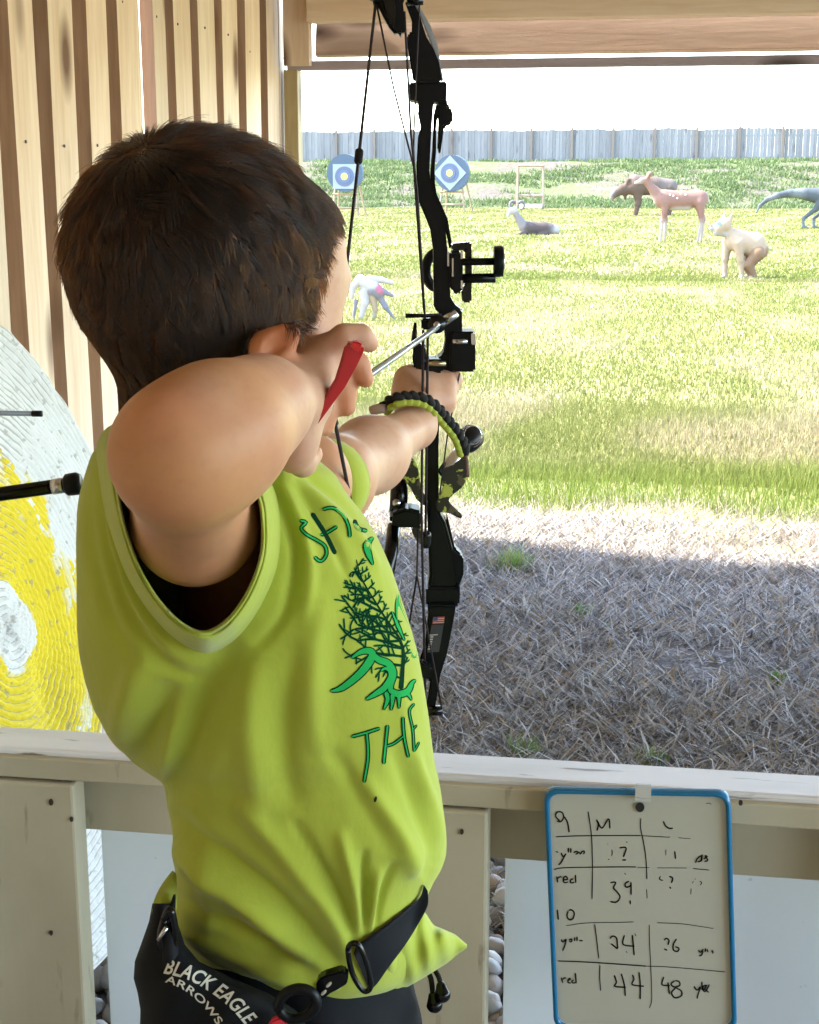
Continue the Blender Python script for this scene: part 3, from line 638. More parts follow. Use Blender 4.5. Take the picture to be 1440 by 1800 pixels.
fl_ = box('floor', (1.9, -1.1, -.03), (6.6, 5.6, .06), mat('concrete_floor', (.36, .34, .31), .85, noise=(3, (.28, .27, .25), .4, .7), bump=(60, .3, .003)), None, bev=0); tag(fl_, kind='structure')
# railing
ztop = float(YP(720, 1357, YR)[2]); zbot = float(YP(720, 1405, YR)[2])
railing = box('railing', (1.9, YR+.035, (ztop+zbot)/2), (6.2, .07, ztop-zbot), M['paint_cap'], shelter, bev=.004)
# the face of the top rail is painted cream: a thin fascia board
box('fascia_board', (1.9, YR-.006, (ztop+zbot)/2-.004), (6.2, .012, ztop-zbot-.008), M['paint_cream'], railing, bev=.002)
def xz(px, py, Y): q = YP(px, py, Y); return float(q[0]), float(q[2])
YA = YR+.045
za1 = zbot; za2 = float(YP(200, 1460, YA)[2])
box('apron_board', (1.9, YA+.012, (za1+za2)/2-.001), (6.2, .024, za1-za2), M['paint_cream'], railing, bev=.002)
def post_board(pl, pr):
    a = xz(pl, 1560, YR-.012)[0]; b = xz(pr, 1560, YR-.012)[0]; c = (a+b)/2; w_ = b-a
    box('post_board', (c, YR+.002, (zbot-.003)/2), (w_, .04, zbot-.003), M['paint_cream'], railing, bev=.004)
post_board(-82, 141); post_board(640, 857)
for i in range(3): post_board(1520+i*860, 1737+i*860)
YPN = YR+.10
for (pl, pr) in ((184, 665), (887, 1545), (1760, 2400)):
    a = xz(pl, 1600, YPN)[0]; b = xz(pr, 1600, YPN)[0]; box('white_panel', ((a+b)/2, YPN+.01, (za2+.03)/2), (b-a, .02, za2+.03), M['paint_white'], railing, bev=.002)
m_knot = mat('knot_hole', (.05, .035, .02), .9)
for (px, py, r_) in ((90, 1410, 5), (126, 1440, 4), (812, 1462, 4), (1302, 1411, 4), (90, 1640, 4)):
    q = YP(px, py, YR-.0195); bm = bmesh.new(); bmesh.ops.create_cone(bm, cap_ends=True, segments=10, radius1=r_*.0006, radius2=r_*.0006, depth=.0015)
    bmesh.ops.rotate(bm, verts=bm.verts, matrix=Matrix.Rotation(math.pi/2, 3, 'X')); bmesh.ops.scale(bm, verts=bm.verts, vec=(1, 1, 1.5)); bmesh.ops.translate(bm, verts=bm.verts, vec=Vector(q)); link('nail_head', bm_mesh('nail_head', bm), m_knot, railing)

# ---------------------------------------------------------------- ribbons of ink or print laid on a surface
def ribbon_mesh(name, strokes, place, mt, parent, step=4.0, lift=0.0):
    """strokes: [(points in photo pixels, width px)...]; place(x, y, lift) gives the point on the surface."""
    V_, F_ = [], []; n = 0
    for pts, wd in strokes:
        p = np.asarray(pts, float)
        if len(p) > 2: p = smooth_poly(p, 5)
        seg = np.linalg.norm(np.diff(p, axis=0), axis=1); L_ = np.concatenate([[0], np.cumsum(seg)])
        if L_[-1] < .5: continue
        k = max(2, int(L_[-1]/step)+1); t = np.linspace(0, L_[-1], k); q = np.stack([np.interp(t, L_, p[:, 0]), np.interp(t, L_, p[:, 1])], 1)
        d = np.gradient(q, axis=0); d /= np.linalg.norm(d, axis=1)[:, None]+1e-9; nn = np.stack([-d[:, 1], d[:, 0]], 1)
        ww = np.full(k, wd/2) if np.isscalar(wd) else np.interp(np.linspace(0, 1, k), np.linspace(0, 1, len(wd)), wd)/2
        ends = np.minimum(np.arange(k), np.arange(k)[::-1]); ww = ww*np.where(ends == 0, .45, 1.0)
        rows = []
        for i in range(k):
            a = place(*(q[i]-nn[i]*ww[i]), lift); b = place(*(q[i]+nn[i]*ww[i]), lift)
            if a is None or b is None: rows.append(None); continue
            V_ += [a, b]; rows.append((n, n+1)); n += 2
        for i in range(k-1):
            if rows[i] and rows[i+1]: F_.append((rows[i][0], rows[i][1], rows[i+1][1], rows[i+1][0]))
    if not F_: return None
    return link(name, faces_mesh(name, V_, F_), mt, parent)

# ---------------------------------------------------------------- whiteboard hung on the rail
YB = YR-.028
cor = [(956, 1386), (1284, 1392), (1296, 1810), (974, 1806)]
c3 = [YP(x, y, YB) for x, y in cor]
wb = empty('whiteboard', tuple(map(float, YP(1125, 1600, YB)))); tag(wb, 'small whiteboard with blue rim and handwritten yardages clipped to the railing', 'whiteboard')
def rrect(cor, r, n=6):
    out = []; k = 4; P = [np.array(c, float) for c in cor]
    for i in range(4):
        a, b, c = P[i-1], P[i], P[(i+1) % 4]; u = (a-b)/np.linalg.norm(a-b); v = (c-b)/np.linalg.norm(c-b); p0 = b+u*r; p1 = b+v*r
        for j in range(n+1): t = j/n; out.append((1-t)**2*p0+2*t*(1-t)*b+t*t*p1)
    return np.array(out)
o_ = rrect([(c[0], c[2]) for c in c3], .016); ctr = o_.mean(0); inn = ctr+(o_-ctr)*np.array((.945, .965))
def plate(name, pl, y0, y1, m_, par):
    k = len(pl); v = [(x, y0, z) for x, z in pl]+[(x, y1, z) for x, z in pl]; f = [tuple(range(k)), tuple(range(2*k-1, k-1, -1))]+[(i, k+i, k+(i+1) % k, (i+1) % k) for i in range(k)]
    me = faces_mesh(name, v, f); bm = bmesh.new(); bm.from_mesh(me); bmesh.ops.recalc_face_normals(bm, faces=bm.faces); bm.to_mesh(me); bm.free(); return link(name, me, m_, par)
m_rim = mat('blue_plastic_rim', (.004, .16, .34), .35, coat=.2); m_wb = mat('whiteboard_face', (.56, .54, .44), .25, noise=(5, (.52, .50, .40), .4, .7))
plate('board', inn, YB, YB+.006, m_wb, wb)
k = len(o_); v = []
for pl, y in ((o_, YB+.008), (o_, YB-.002), (ctr+(o_-ctr)*np.array((.985, .988)), YB-.005), (ctr+(o_-ctr)*np.array((.955, .972)), YB-.005), (inn, YB-.001)): v += [(x, y, z) for x, z in pl]
f = [(a*k+i, a*k+(i+1) % k, (a+1)*k+(i+1) % k, (a+1)*k+i) for a in range(4) for i in range(k)]
me = faces_mesh('rim', v, f); bm = bmesh.new(); bm.from_mesh(me); bmesh.ops.recalc_face_normals(bm, faces=bm.faces); bm.to_mesh(me); bm.free(); link('rim', me, m_rim, wb, True)
def on_wb(x, y, lift): q = YP(x, y, YB-.0006); return q
def U(pts, s=1.0): return [(920+a/3.6, 1360+b/3.6) for a, b in pts]
ink = []
def S(*pts, w_=2.8): ink.append((U(pts), w_))
# first table
S((232,300),(205,270),(215,243),(245,245),(255,275),(238,303),(212,300)); S((258,270),(280,310),(290,372))
S((410,238),(420,300),(432,400),(436,500),(438,600),(435,795), w_=1.9); S((745,280),(742,340),(760,430),(774,520),(780,600),(782,668), w_=1.9); S((780,730),(784,790), w_=1.4)
S((462,290),(475,320),(466,362)); S((470,300),(498,345),(540,285),(548,348))
S((886,300),(900,330),(925,346),(948,344))
S((205,400),(330,394),(560,392),(745,392), w_=1.9); S((745,392),(850,398),(930,402), w_=1.3); S((980,405),(1060,412), w_=1.0)
S((205,492),(222,498), w_=2.4); S((240,500),(252,525),(272,505)); S((268,508),(240,560),(222,578)); S((285,500),(286,468)); S((300,502),(301,470)); S((318,500),(335,492),(350,500),(330,510)); S((355,495),(362,510),(372,492),(388,492),(380,510))
S((530,445),(538,445), w_=1.5); S((650,433),(660,433)); S((560,480),(563,505),(558,520), w_=1.5); S((535,543),(545,543)); S((608,470),(650,468),(640,510),(632,528)); S((625,546),(652,546))
S((903,480),(902,518), w_=1.1); S((958,490),(964,540)); S((1090,565),(1100,540),(1125,520),(1125,550),(1100,558)); S((1128,555),(1132,510)); S((1140,540),(1165,525),(1150,520),(1168,548),(1145,555))
S((195,608),(250,596),(440,592),(600,590),(715,590), w_=1.9); S((720,595),(800,594), w_=1.0); S((845,596),(1035,597), w_=1.0); S((1072,600),(1178,610), w_=1.5)
S((212,650),(218,690)); S((215,665),(232,652),(245,655)); S((250,672),(280,668),(270,650),(255,660),(258,688),(285,685)); S((318,665),(300,672),(300,690),(325,688)); S((330,640),(332,692))
S((640,630),(650,638)); S((550,690),(585,688),(572,722),(595,750),(612,780),(590,812),(550,810)); S((670,680),(645,695),(650,718),(680,708),(680,685)); S((682,690),(682,768)); S((676,800),(678,828))
S((868,648),(862,668),(885,676), w_=2.0); S((922,650),(945,660),(938,692)); S((925,715),(935,728)); S((1068,695),(1078,680), w_=1.2); S((1085,665),(1090,668)); S((1115,680),(1130,690),(1118,705), w_=1.6); S((1062,725),(1060,765), w_=1.3)
# second table
S((215,860),(222,925)); S((285,868),(276,900),(292,924),(315,915),(322,880),(305,862),(288,866))
S((270,962),(400,945),(560,942),(700,938), w_=1.2); S((845,943),(1000,950),(1110,965),(1205,980), w_=1.2)
S((452,952),(462,1030),(478,1170), w_=1.8); S((797,955),(800,1080),(806,1200),(812,1350),(812,1440),(796,1485), w_=1.4)
S((240,1048),(250,1065),(272,1045)); S((272,1045),(262,1090),(248,1122)); S((288,1055),(305,1045),(305,1062),(290,1062)); S((325,1035),(325,1060)); S((340,1030),(340,1060)); S((352,1055),(378,1058))
S((548,1045),(565,1028),(590,1040),(595,1085),(600,1105)); S((555,1075),(598,1110)); S((640,1022),(632,1080),(705,1092)); S((690,1020),(702,1150)); S((705,1010),(715,1030), w_=1.4); S((650,1125),(658,1132))
S((892,1055),(905,1042),(922,1055),(915,1085)); S((890,1108),(912,1118)); S((970,1045),(950,1080),(950,1115),(975,1125),(985,1105),(960,1095))
S((1108,1115),(1120,1130),(1140,1110)); S((1138,1120),(1128,1148),(1110,1152)); S((1150,1130),(1155,1105)); S((1165,1110),(1168,1130)); S((1190,1125),(1198,1118),(1200,1140))
S((218,1185),(400,1192),(600,1205),(780,1218), w_=2.2); S((780,1218),(900,1222),(1100,1238),(1280,1255), w_=1.4); S((485,1210),(484,1290),(490,1375), w_=1.8)
S((240,1290),(250,1325)); S((245,1305),(262,1292),(272,1295)); S((278,1310),(300,1300),(290,1295),(282,1320),(302,1325)); S((320,1305),(305,1315),(318,1325),(335,1318)); S((330,1262),(335,1328))
S((575,1275),(590,1320),(578,1345),(650,1352)); S((620,1265),(640,1340),(645,1408)); S((690,1272),(700,1300),(690,1335),(765,1345)); S((732,1255),(740,1330),(740,1428))
S((890,1285),(878,1335),(930,1340)); S((915,1320),(925,1395)); S((960,1310),(935,1330),(955,1350),(990,1340),(985,1315),(960,1310)); S((965,1355),(938,1385),(960,1418),(1000,1405),(1000,1375),(965,1355))
S((1080,1345),(1100,1370),(1122,1345)); S((1122,1350),(1105,1400),(1100,1425)); S((1130,1315),(1135,1370),(1160,1340),(1135,1350),(1150,1380),(1178,1335), w_=2.8); S((1150,1365),(1175,1385))
S((490,145),(494,149), w_=1.5); S((1155,190),(1178,186),(1190,196), w_=1.3)
m_ink = mat('dry_marker', (.012, .012, .011), .5)
for st_k in ink: ribbon_mesh('pen_stroke', [st_k], on_wb, m_ink, wb, step=2.0)
q = YP(1125, 1419, YB-.002); bm = bmesh.new(); bmesh.ops.create_cone(bm, cap_ends=True, segments=20, radius1=.0052, radius2=.0052, depth=.001)
bmesh.ops.rotate(bm, verts=bm.verts, matrix=Matrix.Rotation(math.pi/2, 3, 'X')); bmesh.ops.scale(bm, verts=bm.verts, vec=(1, 1, 1.15)); bmesh.ops.translate(bm, verts=bm.verts, vec=Vector(q)); link('hanging_hole', bm_mesh('hanging_hole', bm), mat('dark_hole', (.02, .018, .015), .9), wb)
q = YP(1131, 1388, YB-.01); m_clip = mat('clear_plastic_clip', (.62, .60, .55), .25); cm = MB()
cm.box(q+np.array((0, 0, -.004)), ((.0092, 0, 0), (0, .0012, 0), (0, 0, .0105))); cm.box((q[0], YB+.0085, ztop+.0015), ((.0092, 0, 0), (0, .022, 0), (0, 0, .001))); cm.build('clip', m_clip, wb)

# ---------------------------------------------------------------- big round foam target leaning on the side wall
TC = XP(14, 1105, -.93); tilt = -.27
m = bpy.data.materials.new('painted_foam_layers'); m.use_nodes = True; t = m.node_tree; b = t.nodes['Principled BSDF']; b.inputs['Roughness'].default_value = .8
tc = t.nodes.new('ShaderNodeTexCoord'); sx_ = t.nodes.new('ShaderNodeSeparateXYZ'); t.links.new(tc.outputs['Object'], sx_.inputs[0])
cb = t.nodes.new('ShaderNodeCombineXYZ'); t.links.new(sx_.outputs[1], cb.inputs[0]); t.links.new(sx_.outputs[2], cb.inputs[1])
ln = t.nodes.new('ShaderNodeVectorMath'); ln.operation = 'LENGTH'; t.links.new(cb.outputs[0], ln.inputs[0])
def TN(scale, det=5):
    n = t.nodes.new('ShaderNodeTexNoise'); n.inputs['Scale'].default_value = scale; n.inputs['Detail'].default_value = det; t.links.new(tc.outputs['Object'], n.inputs['Vector']); return n.outputs['Fac']
def TM(op, a, b_=None, c=False):
    n = t.nodes.new('ShaderNodeMath'); n.operation = op; n.use_clamp = c
    for i, q in enumerate((a, b_)):
        if q is None: continue
        if isinstance(q, (int, float)): n.inputs[i].default_value = q
        else: t.links.new(q, n.inputs[i])
    return n.outputs[0]
def TR(v, a, b_):
    n = t.nodes.new('ShaderNodeMapRange'); n.inputs[1].default_value = a; n.inputs[2].default_value = b_; t.links.new(v, n.inputs[0]); return n.outputs[0]
rr_ = TM('ADD', ln.outputs['Value'], TM('MULTIPLY', TM('SUBTRACT', TN(7), .5), .10))
ye = TM('MULTIPLY', TR(rr_, .070, .076), TR(rr_, .315, .30)); fleck = TM('MULTIPLY', TM('MAXIMUM', TR(TN(26, 8), .40, .42), TR(rr_, .24, .20)), TM('MAXIMUM', TR(rr_, .27, .23), TR(TN(9), .47, .49)))
fa = TM('MULTIPLY', ye, fleck, True)
mx = t.nodes.new('ShaderNodeMix'); mx.data_type = 'RGBA'; t.links.new(fa, mx.inputs[0]); mx.inputs[6].default_value = (.66, .64, .60, 1); mx.inputs[7].default_value = (.68, .52, .01, 1)
dk = TM('MULTIPLY', TR(TM('SINE', TM('MULTIPLY', ln.outputs['Value'], 6.2832/.013)), -.80, -.98), .6); dk2 = TM('MAXIMUM', dk, TM('MULTIPLY', TR(TN(60, 8), .60, .66), .55), True)
m2 = t.nodes.new('ShaderNodeMix'); m2.data_type = 'RGBA'; t.links.new(dk2, m2.inputs[0]); t.links.new(mx.outputs[2], m2.inputs[6]); m2.inputs[7].default_value = (.25, .22, .17, 1)
t.links.new(m2.outputs[2], b.inputs['Base Color']); bp = t.nodes.new('ShaderNodeBump'); bp.inputs['Strength'].default_value = .9; bp.inputs['Distance'].default_value = .006; t.links.new(TN(48, 9), bp.inputs['Height']); t.links.new(bp.outputs[0], b.inputs['Normal'])
m_big = m
prof = [(0.0, 0.0)]; RB = .535
nr = 190
for i in range(1, nr): r = RB*i/nr; prof.append((r, .0028*math.sin(r*6.2832/.013)+.003*math.sin(r*37)))
prof += [(RB, -.004), (RB+.004, -.02), (RB+.004, -.10), (RB-.01, -.11), (0, -.11)]
ns = 120; v = []; f = []
for (r, x) in prof:
    for j in range(ns):
        a = 2*math.pi*j/ns; wob = 1+.006*math.sin(3*a+1)+.003*math.sin(11*a+r*20); v.append((x+.0025*math.sin(5*a+r*30)+(.0022*math.sin(a*41+r*220)*math.sin(r*300+a*9)), r*wob*math.cos(a), r*wob*math.sin(a)))
for i in range(len(prof)-1):
    for j in range(ns): f.append((i*ns+j, i*ns+(j+1) % ns, (i+1)*ns+(j+1) % ns, (i+1)*ns+j))
me = faces_mesh('foam_target', v, f); big = link('foam_target', me, m_big, None, True); big.location = TC; big.rotation_euler = (0, tilt, 0)
bm = bmesh.new(); bm.from_mesh(me); bmesh.ops.remove_doubles(bm, verts=bm.verts, dist=1e-5); bmesh.ops.recalc_face_normals(bm, faces=bm.faces); bm.to_mesh(me); bm.free(); me.polygons.foreach_set('use_smooth', [True]*len(me.polygons))
tag(big, 'large round layered foam target with worn yellow and white paint against plank wall', 'archery target')
bpy.context.view_layer.update()
# arrow stuck in it and the other archer's stabilizer rod
q = XP(57, 727, -.72); ar = empty('arrow', tuple(map(float, q))); tag(ar, 'thin grey arrow sticking out of the big foam target', 'arrow')
e = q+np.array((-.42, -.03, .0)); tube('shaft', [e, q], .0032, mat('grey_carbon', (.25, .26, .28), .35), ar); tube('nock', [q, q+np.array((.012, .001, 0))], .0038, M['black'], ar)
a_, b_2 = V(-330, 915, 1.25), V(118, 852, 1.22); c_ = V(143, 849, 1.22)
st = empty('stabilizer_rod', tuple(map(float, c_))); tag(st, 'black stabilizer rod reaching in from left edge behind the boy', 'stabilizer rod')
tube('rod', [a_, b_2], .0062, M['black_gloss'], st, 16); tube('end_weight', [V(114, 853, 1.22), V(118, 852.5, 1.22), V(136, 850, 1.22), V(143, 849, 1.22)], [.0075, .0095, .0098, .008], M['black'], st, 18)
tube('silver_sleeve', [V(92, 856, 1.219), V(112, 853, 1.219)], .0067, M['silver'], st, 14)
# ---------------------------------------------------------------- the boy
sd_ = lambda px, x, y, h: px*MPP(x, y, h)
SK = (.52, .255, .13); SKP = (.60, .35, .23); SKR = (.60, .26, .13); SKO = (.60, .28, .10)
HC = V(350, 447, 1.0)
f_ = math.sin(math.radians(62))*RT+math.cos(math.radians(62))*FH; f_ = f_/np.linalg.norm(f_)
up_ = ZZ.copy(); r_ = np.cross(f_, up_)      # r_: his right-hand side, towards the viewer
HR = np.stack([f_, r_, up_])
P = []
P += [el(HC, (.089, .073, .081), HR, SK), el(V(335, 500, .99), (.070, .062, .070), HR, SK)]
P += [el(V(522, 505, 1.015), (.034, .034, .046), None, SKP, .02), el(V(518, 415, 1.02), (.030, .036, .030), None, SKP, .02), el(V(480, 600, 1.0), (.040, .040, .030), None, SKP, .02)]
P += [rc(V(585, 455, 1.07), V(597, 505, 1.082), .005, .008, SKP, .01), el(V(574, 548, 1.06), (.012, .016, .005), None, (.5, .2, .17), .008), el(V(592, 490, 1.03), (.009, .012, .009), None, SKP, .012)]
P += [rc(V(330, 620, 1.0), V(345, 800, 1.03), .046, .050, SK, .02)]                                   # neck
P += [rc(V(340, 850, 1.02), V(520, 850, 1.06), .045, .042, SK, .03), rc(V(440, 900, 1.075), V(450, 1250, 1.06), .050, .055, SK, .03), rc(V(450, 1250, 1.04), V(520, 1640, 1.05), .060, .058, SK, .03)]
# ear
er = np.stack([np.array(RT)*.77+ZZ*.64, -np.array(RT)*.64+ZZ*.77, FH]); er = np.stack([er[0]/np.linalg.norm(er[0]), er[1]/np.linalg.norm(er[1]), FH])
P += [el(V(484, 608, .935), (.0195, .0105, .008), er, (.66, .25, .12), .006), el(V(470, 622, .94), (.012, .012, .014), None, SKR, .01)]
P += [el(V(489, 607, .927), (.0125, .0055, .006), er, None, .004, True)]
# right arm, drawn back: shoulder, raised elbow nearest to the viewer, forearm to the cheek
A0, A1, A2, A3 = V(343, 918, .93), V(320, 798, .815), V(395, 752, .838), V(535, 695, .935)
P += [rc(V(360, 880, 1.02), A0, .040, .037, SK, .02), rc(A0, A1, .0375, .0340, SK, .02), rc(A1, A2, .0325, .0322, SKO, .035), rc(A2, V(462, 712, .875), .0322, .0260, SKP, .03), rc(V(462, 712, .875), A3, .0260, .016, SKP, .02), el(V(292, 748, .797), (.0185, .015, .017), None, SKR, .012), el(V(352, 722, .806), (.013, .012, .011), None, SKP, .012)]
# right hand closed on the release handle
hk = .007
P += [rc(V(540, 680, .945), V(572, 620, .96), .0165, .0125, SKP, .012), rc(V(534, 692, .945), V(542, 748, .962), .0155, .0100, SKP, .012), rc(V(550, 645, .96), V(562, 700, .968), .012, .011, SKP, .01)]
def finger(pts, r, col=SKR):
    for i in range(len(pts)-1): P.append(rc(V(*pts[i]), V(*pts[i+1]), r[i], r[i+1], col, hk*.6))
finger([(577, 612, .955), (606, 592, .953), (634, 591, .957), (649, 603, .962)], [.0095, .0082, .0075, .0066], SKP)
finger([(585, 640, .965), (612, 626, .972), (630, 640, .974), (642, 666, .972)], [.0085, .0075, .0072, .0062])
finger([(575, 675, .965), (598, 668, .972), (607, 690, .974), (609, 716, .972)], [.0085, .0075, .0072, .0064])
finger([(560, 715, .965), (574, 725, .970), (573, 752, .968)], [.008, .007, .006])
finger([(538, 715, .94), (524, 765, .93), (515, 800, .93), (532, 815, .94), (551, 799, .95)], [.016, .0125, .0098, .0085, .0065], SKP)
P += [rc(V(520, 700, .925), V(520, 790, .925), .014, .011, SKP, .012)]
# left arm, stretched to the bow
P += [rc(V(520, 860, 1.09), V(575, 846, 1.13), .033, .031, SK, .02), rc(V(575, 846, 1.13), V(650, 800, 1.235), .031, .0272, SKP, .03), rc(V(650, 800, 1.235), V(728, 750, 1.335), .0272, .0185, SKP, .03)]
P += [rc(V(728, 750, 1.335), V(736, 700, 1.365), .0195, .0205, SKP, .012), rc(V(722, 700, 1.37), V(772, 705, 1.375), .0185, .0165, SKP, .012), rc(V(716, 665, 1.38), V(782, 672, 1.385), .0125, .0118, SKP, .012)]
finger([(722, 672, 1.375), (712, 664, 1.40), (722, 652, 1.425)], [.010, .0085, .0072], SKP)
finger([(780, 690, 1.385), (795, 668, 1.395), (793, 655, 1.41), (783, 650, 1.425)], [.0115, .0095, .008, .007], SKP)
for q in range(4):
    yy_ = 668+q*17
    finger([(712, yy_, 1.385), (722, yy_-2, 1.415), (748, yy_-2, 1.432), (770, yy_, 1.425), (776, yy_, 1.412)], [.0095, .008, .0075, .0072, .006], SKP)
# legs down to the floor
hipc = V(500, 1700, 1.05); legx = []
for s in (-1, 1):
    ax = f_*.0+r_*.045*s; hp = np.array((hipc[0], hipc[1], .60))+ax*1.0
    kn = np.array((hipc[0], hipc[1], .34))+ax*1.4+f_*.01; an = np.array((hipc[0], hipc[1], .085))+ax*1.7-f_*.01
    P += [rc(hp, kn, .058, .040, SK, .03), rc(kn, kn*.6+an*.4-f_*.008, .038, .040, SK, .02), rc(kn*.6+an*.4-f_*.008, an, .040, .024, SK, .02)]
    legx.append((an, ax))
P += [rc(V(500, 1620, 1.05), np.array((hipc[0], hipc[1], .60)), .07, .075, SK, .03)]
body_me = sdf_mesh('body', P, .0026, .02)
nv = len(body_me.vertices); co = np.empty(nv*3, np.float32); body_me.vertices.foreach_get('co', co); co = co.reshape(-1, 3).astype(float)
def to_px(c):
    q = c-CAM; d = q@FW; return 720+FPX*(q@RT)/d, 900-FPX*(q@UP)/d
HLX = [(0, 560), (300, 602), (345, 598), (385, 584), (430, 573), (480, 566), (530, 552), (575, 528), (600, 470), (640, 430)]
def hair_ok(c, m_=0.0, er_=44):
    x, y = to_px(c); xl_ = np.interp(y, [a for a, b in HLX], [b for a, b in HLX])
    n = (c-HC)/np.array(1.0); nf = n@f_; nr = n@r_; nu = n@up_
    near = nr > -.01
    far_ok = nf < np.interp(nu, [-.08, -.02, .03, .07], [.0, .045, .07, .085])
    ok = np.where(near, x < xl_+m_, far_ok) & (nu > np.interp(nf, [-.09, -.03, .02, .05], [-.125, -.115, -.09, -.06]))
    ear = ((x-484)**2+(y-612)**2 < er_**2) & (nr > .03)
    return ok & ~ear & (np.linalg.norm(n, axis=-1) < .135)
cc = np.empty(nv*4, np.float32); body_me.color_attributes['Col'].data.foreach_get('color', cc); cc = cc.reshape(-1, 4)
bl = sum(hair_ok(co, q, 47).astype(float) for q in (-22, -16, -10, -4, 2))/5; bl = bl[:, None]
cc[:, :3] = cc[:, :3]*(1-bl)+np.array((.040, .022, .012))*bl
body_me.color_attributes['Col'].data.foreach_set('color', cc.ravel())
m_skin = mat('skin', (1, 1, 1), .5, attr=True, sss=.22, spec=.35, noise=[(26, (.50, .19, .10), .42, 1.25), (120, (.42, .18, .09), .5, 1.5)], bump=(240, .12, .0006))
person = empty('person', (float(hipc[0]), float(hipc[1]), 0)); tag(person, 'boy in lime green shirt drawing a bow, seen from behind, black shorts', 'person')
bpy.context.view_layer.update()
body = link('body', body_me, m_skin, person, True)
m_eye = mat('eye', (.6, .58, .55), .2)
for s in (1, -1):
    bm = bmesh.new(); bmesh.ops.create_uvsphere(bm, u_segments=16, v_segments=10, radius=.0095); bmesh.ops.translate(bm, verts=bm.verts, vec=Vector(HC+f_*.083+r_*.026*s-up_*.012)); link('eye', bm_mesh('eye', bm), m_eye, person, True)
# trainers
m_shoe = mat('dark_trainer', (.03, .03, .035), .6)
for an, ax in legx:
    c = np.array((an[0], an[1], 0)); me = sdf_mesh('shoe', [rc(c+f_*-.03+ZZ*.035, c+f_*.09+ZZ*.028, .033, .027, None), rc(c+ZZ*.05, c+ZZ*.09, .032, .028, None)], .005, .02); link('shoe', me, m_shoe, person, True)
# hair strands
NS, NP = 72000, 8
bvh_b = BVHTree.FromPolygons([tuple(c) for c in co], [tuple(p.vertices) for p in body_me.polygons])
tri = np.array([tuple(p.vertices)[:4] for p in body_me.polygons]); cenf = co[tri].mean(1)
arm_d = np.min([prim_d(p, cenf) for p in P if p[0] == 'c' and float((p[1]-CAM)@FH) < .957 and float((p[2]-CAM)@FH) < .957], 0)
cand = np.where((np.linalg.norm(cenf-HC, axis=1) < .14) & (arm_d > .003) & hair_ok(cenf, 12))[0]
pick = tri[RNG.choice(cand, NS)]; w4 = RNG.dirichlet((1, 1, 1, 1), NS); roots = np.einsum('ij,ijk->ik', w4, co[pick])
nrm = np.cross(co[pick[:, 2]]-co[pick[:, 0]], co[pick[:, 3]]-co[pick[:, 1]]); nrm /= np.linalg.norm(nrm, axis=1)[:, None]+1e-12
flip = np.sum(nrm*(roots-HC), 1) < 0; nrm[flip] *= -1
k_ = hair_ok(roots, RNG.normal(1, 6, len(roots))); roots, nrm = roots[k_], nrm[k_]; n = len(roots)
cr = V(262, 292, .97); fr2 = roots-HC; nu = fr2[:, 2]; nfv = fr2@f_
tang = roots-cr; tang -= np.sum(tang*nrm, 1)[:, None]*nrm; tl = np.linalg.norm(tang, axis=1)[:, None]; tang /= tl+1e-6
sw = np.cross(nrm, tang); cl = RNG.integers(0, 260, n); rx, ry = to_px(roots)
# clumps: neighbours share a direction
cen = roots[RNG.integers(0, n, 900)]; best = np.full(n, 1e9); cid = np.zeros(n, int)
for i, c in enumerate(cen):
    d = ((roots-c)**2).sum(1); m_ = d < best; best[m_] = d[m_]; cid[m_] = i
coff = RNG.normal(0, 1, (900, 3)); clen = RNG.uniform(.8, 1.2, 900)
down = -ZZ-nrm*(-ZZ@nrm.T)[:, None]
side_w = np.clip((.035-nu)/.07, 0, 1)[:, None]
d0 = tang*(1-.35*side_w)+down*.75*side_w+sw*.22*np.exp(-(tl/.03)**2)+f_*.35*np.clip(nu/.06, 0, 1)[:, None]+coff[cid]*.27+RNG.normal(0, .06, (n, 3))
d0 -= np.sum(d0*nrm, 1)[:, None]*nrm; d0 /= np.linalg.norm(d0, axis=1)[:, None]
Ln = np.interp(nu, [-.09, -.04, .0, .04, .09], [.009, .014, .020, .027, .032])*clen[cid]*RNG.uniform(.75, 1.12, n)
Ln *= np.where((nfv > .05) & (nu < .02), .80, 1.0); Ln *= np.where(nfv > .065, .6, 1.0)
lift = np.where(nu > .02, .34, .36)[:, None]*RNG.uniform(.6, 1.35, (n, 1)); st_ = (tl[:, 0] < .035); lift[st_] *= 1.35
fly = RNG.uniform(0, 1, n) < .05; lift[fly] *= 1.7
pts = np.empty((n, NP, 3)); p_ = roots-nrm*.0015; dd = d0+nrm*lift; dd /= np.linalg.norm(dd, axis=1)[:, None]
for s in range(NP):
    pts[:, s] = p_
    rad = p_-HC; rad /= np.linalg.norm(rad, axis=1)[:, None]; out = np.sum(dd*rad, 1)[:, None]
    dd = dd-rad*out*.22-ZZ*.03+coff[cid]*.02; dd /= np.linalg.norm(dd, axis=1)[:, None]; p_ = p_+dd*(Ln/(NP-1))[:, None]
tipc = np.zeros((900, 3)); cnt_ = np.bincount(cid, minlength=900)[:, None]+1e-9
for a_i in range(3): tipc[:, a_i] = np.bincount(cid, pts[:, -1, a_i], 900)
tipc /= cnt_
rootc = np.stack([np.bincount(cid, roots[:, a_i], 900) for a_i in range(3)], 1)/cnt_
del_ = (tipc-rootc)[cid]+roots-pts[:, -1]
for s in range(NP): pts[:, s] += (tipc[cid]-pts[:, -1]*1.0)*(.16*(s/(NP-1))**2)
HCV = Vector(HC)
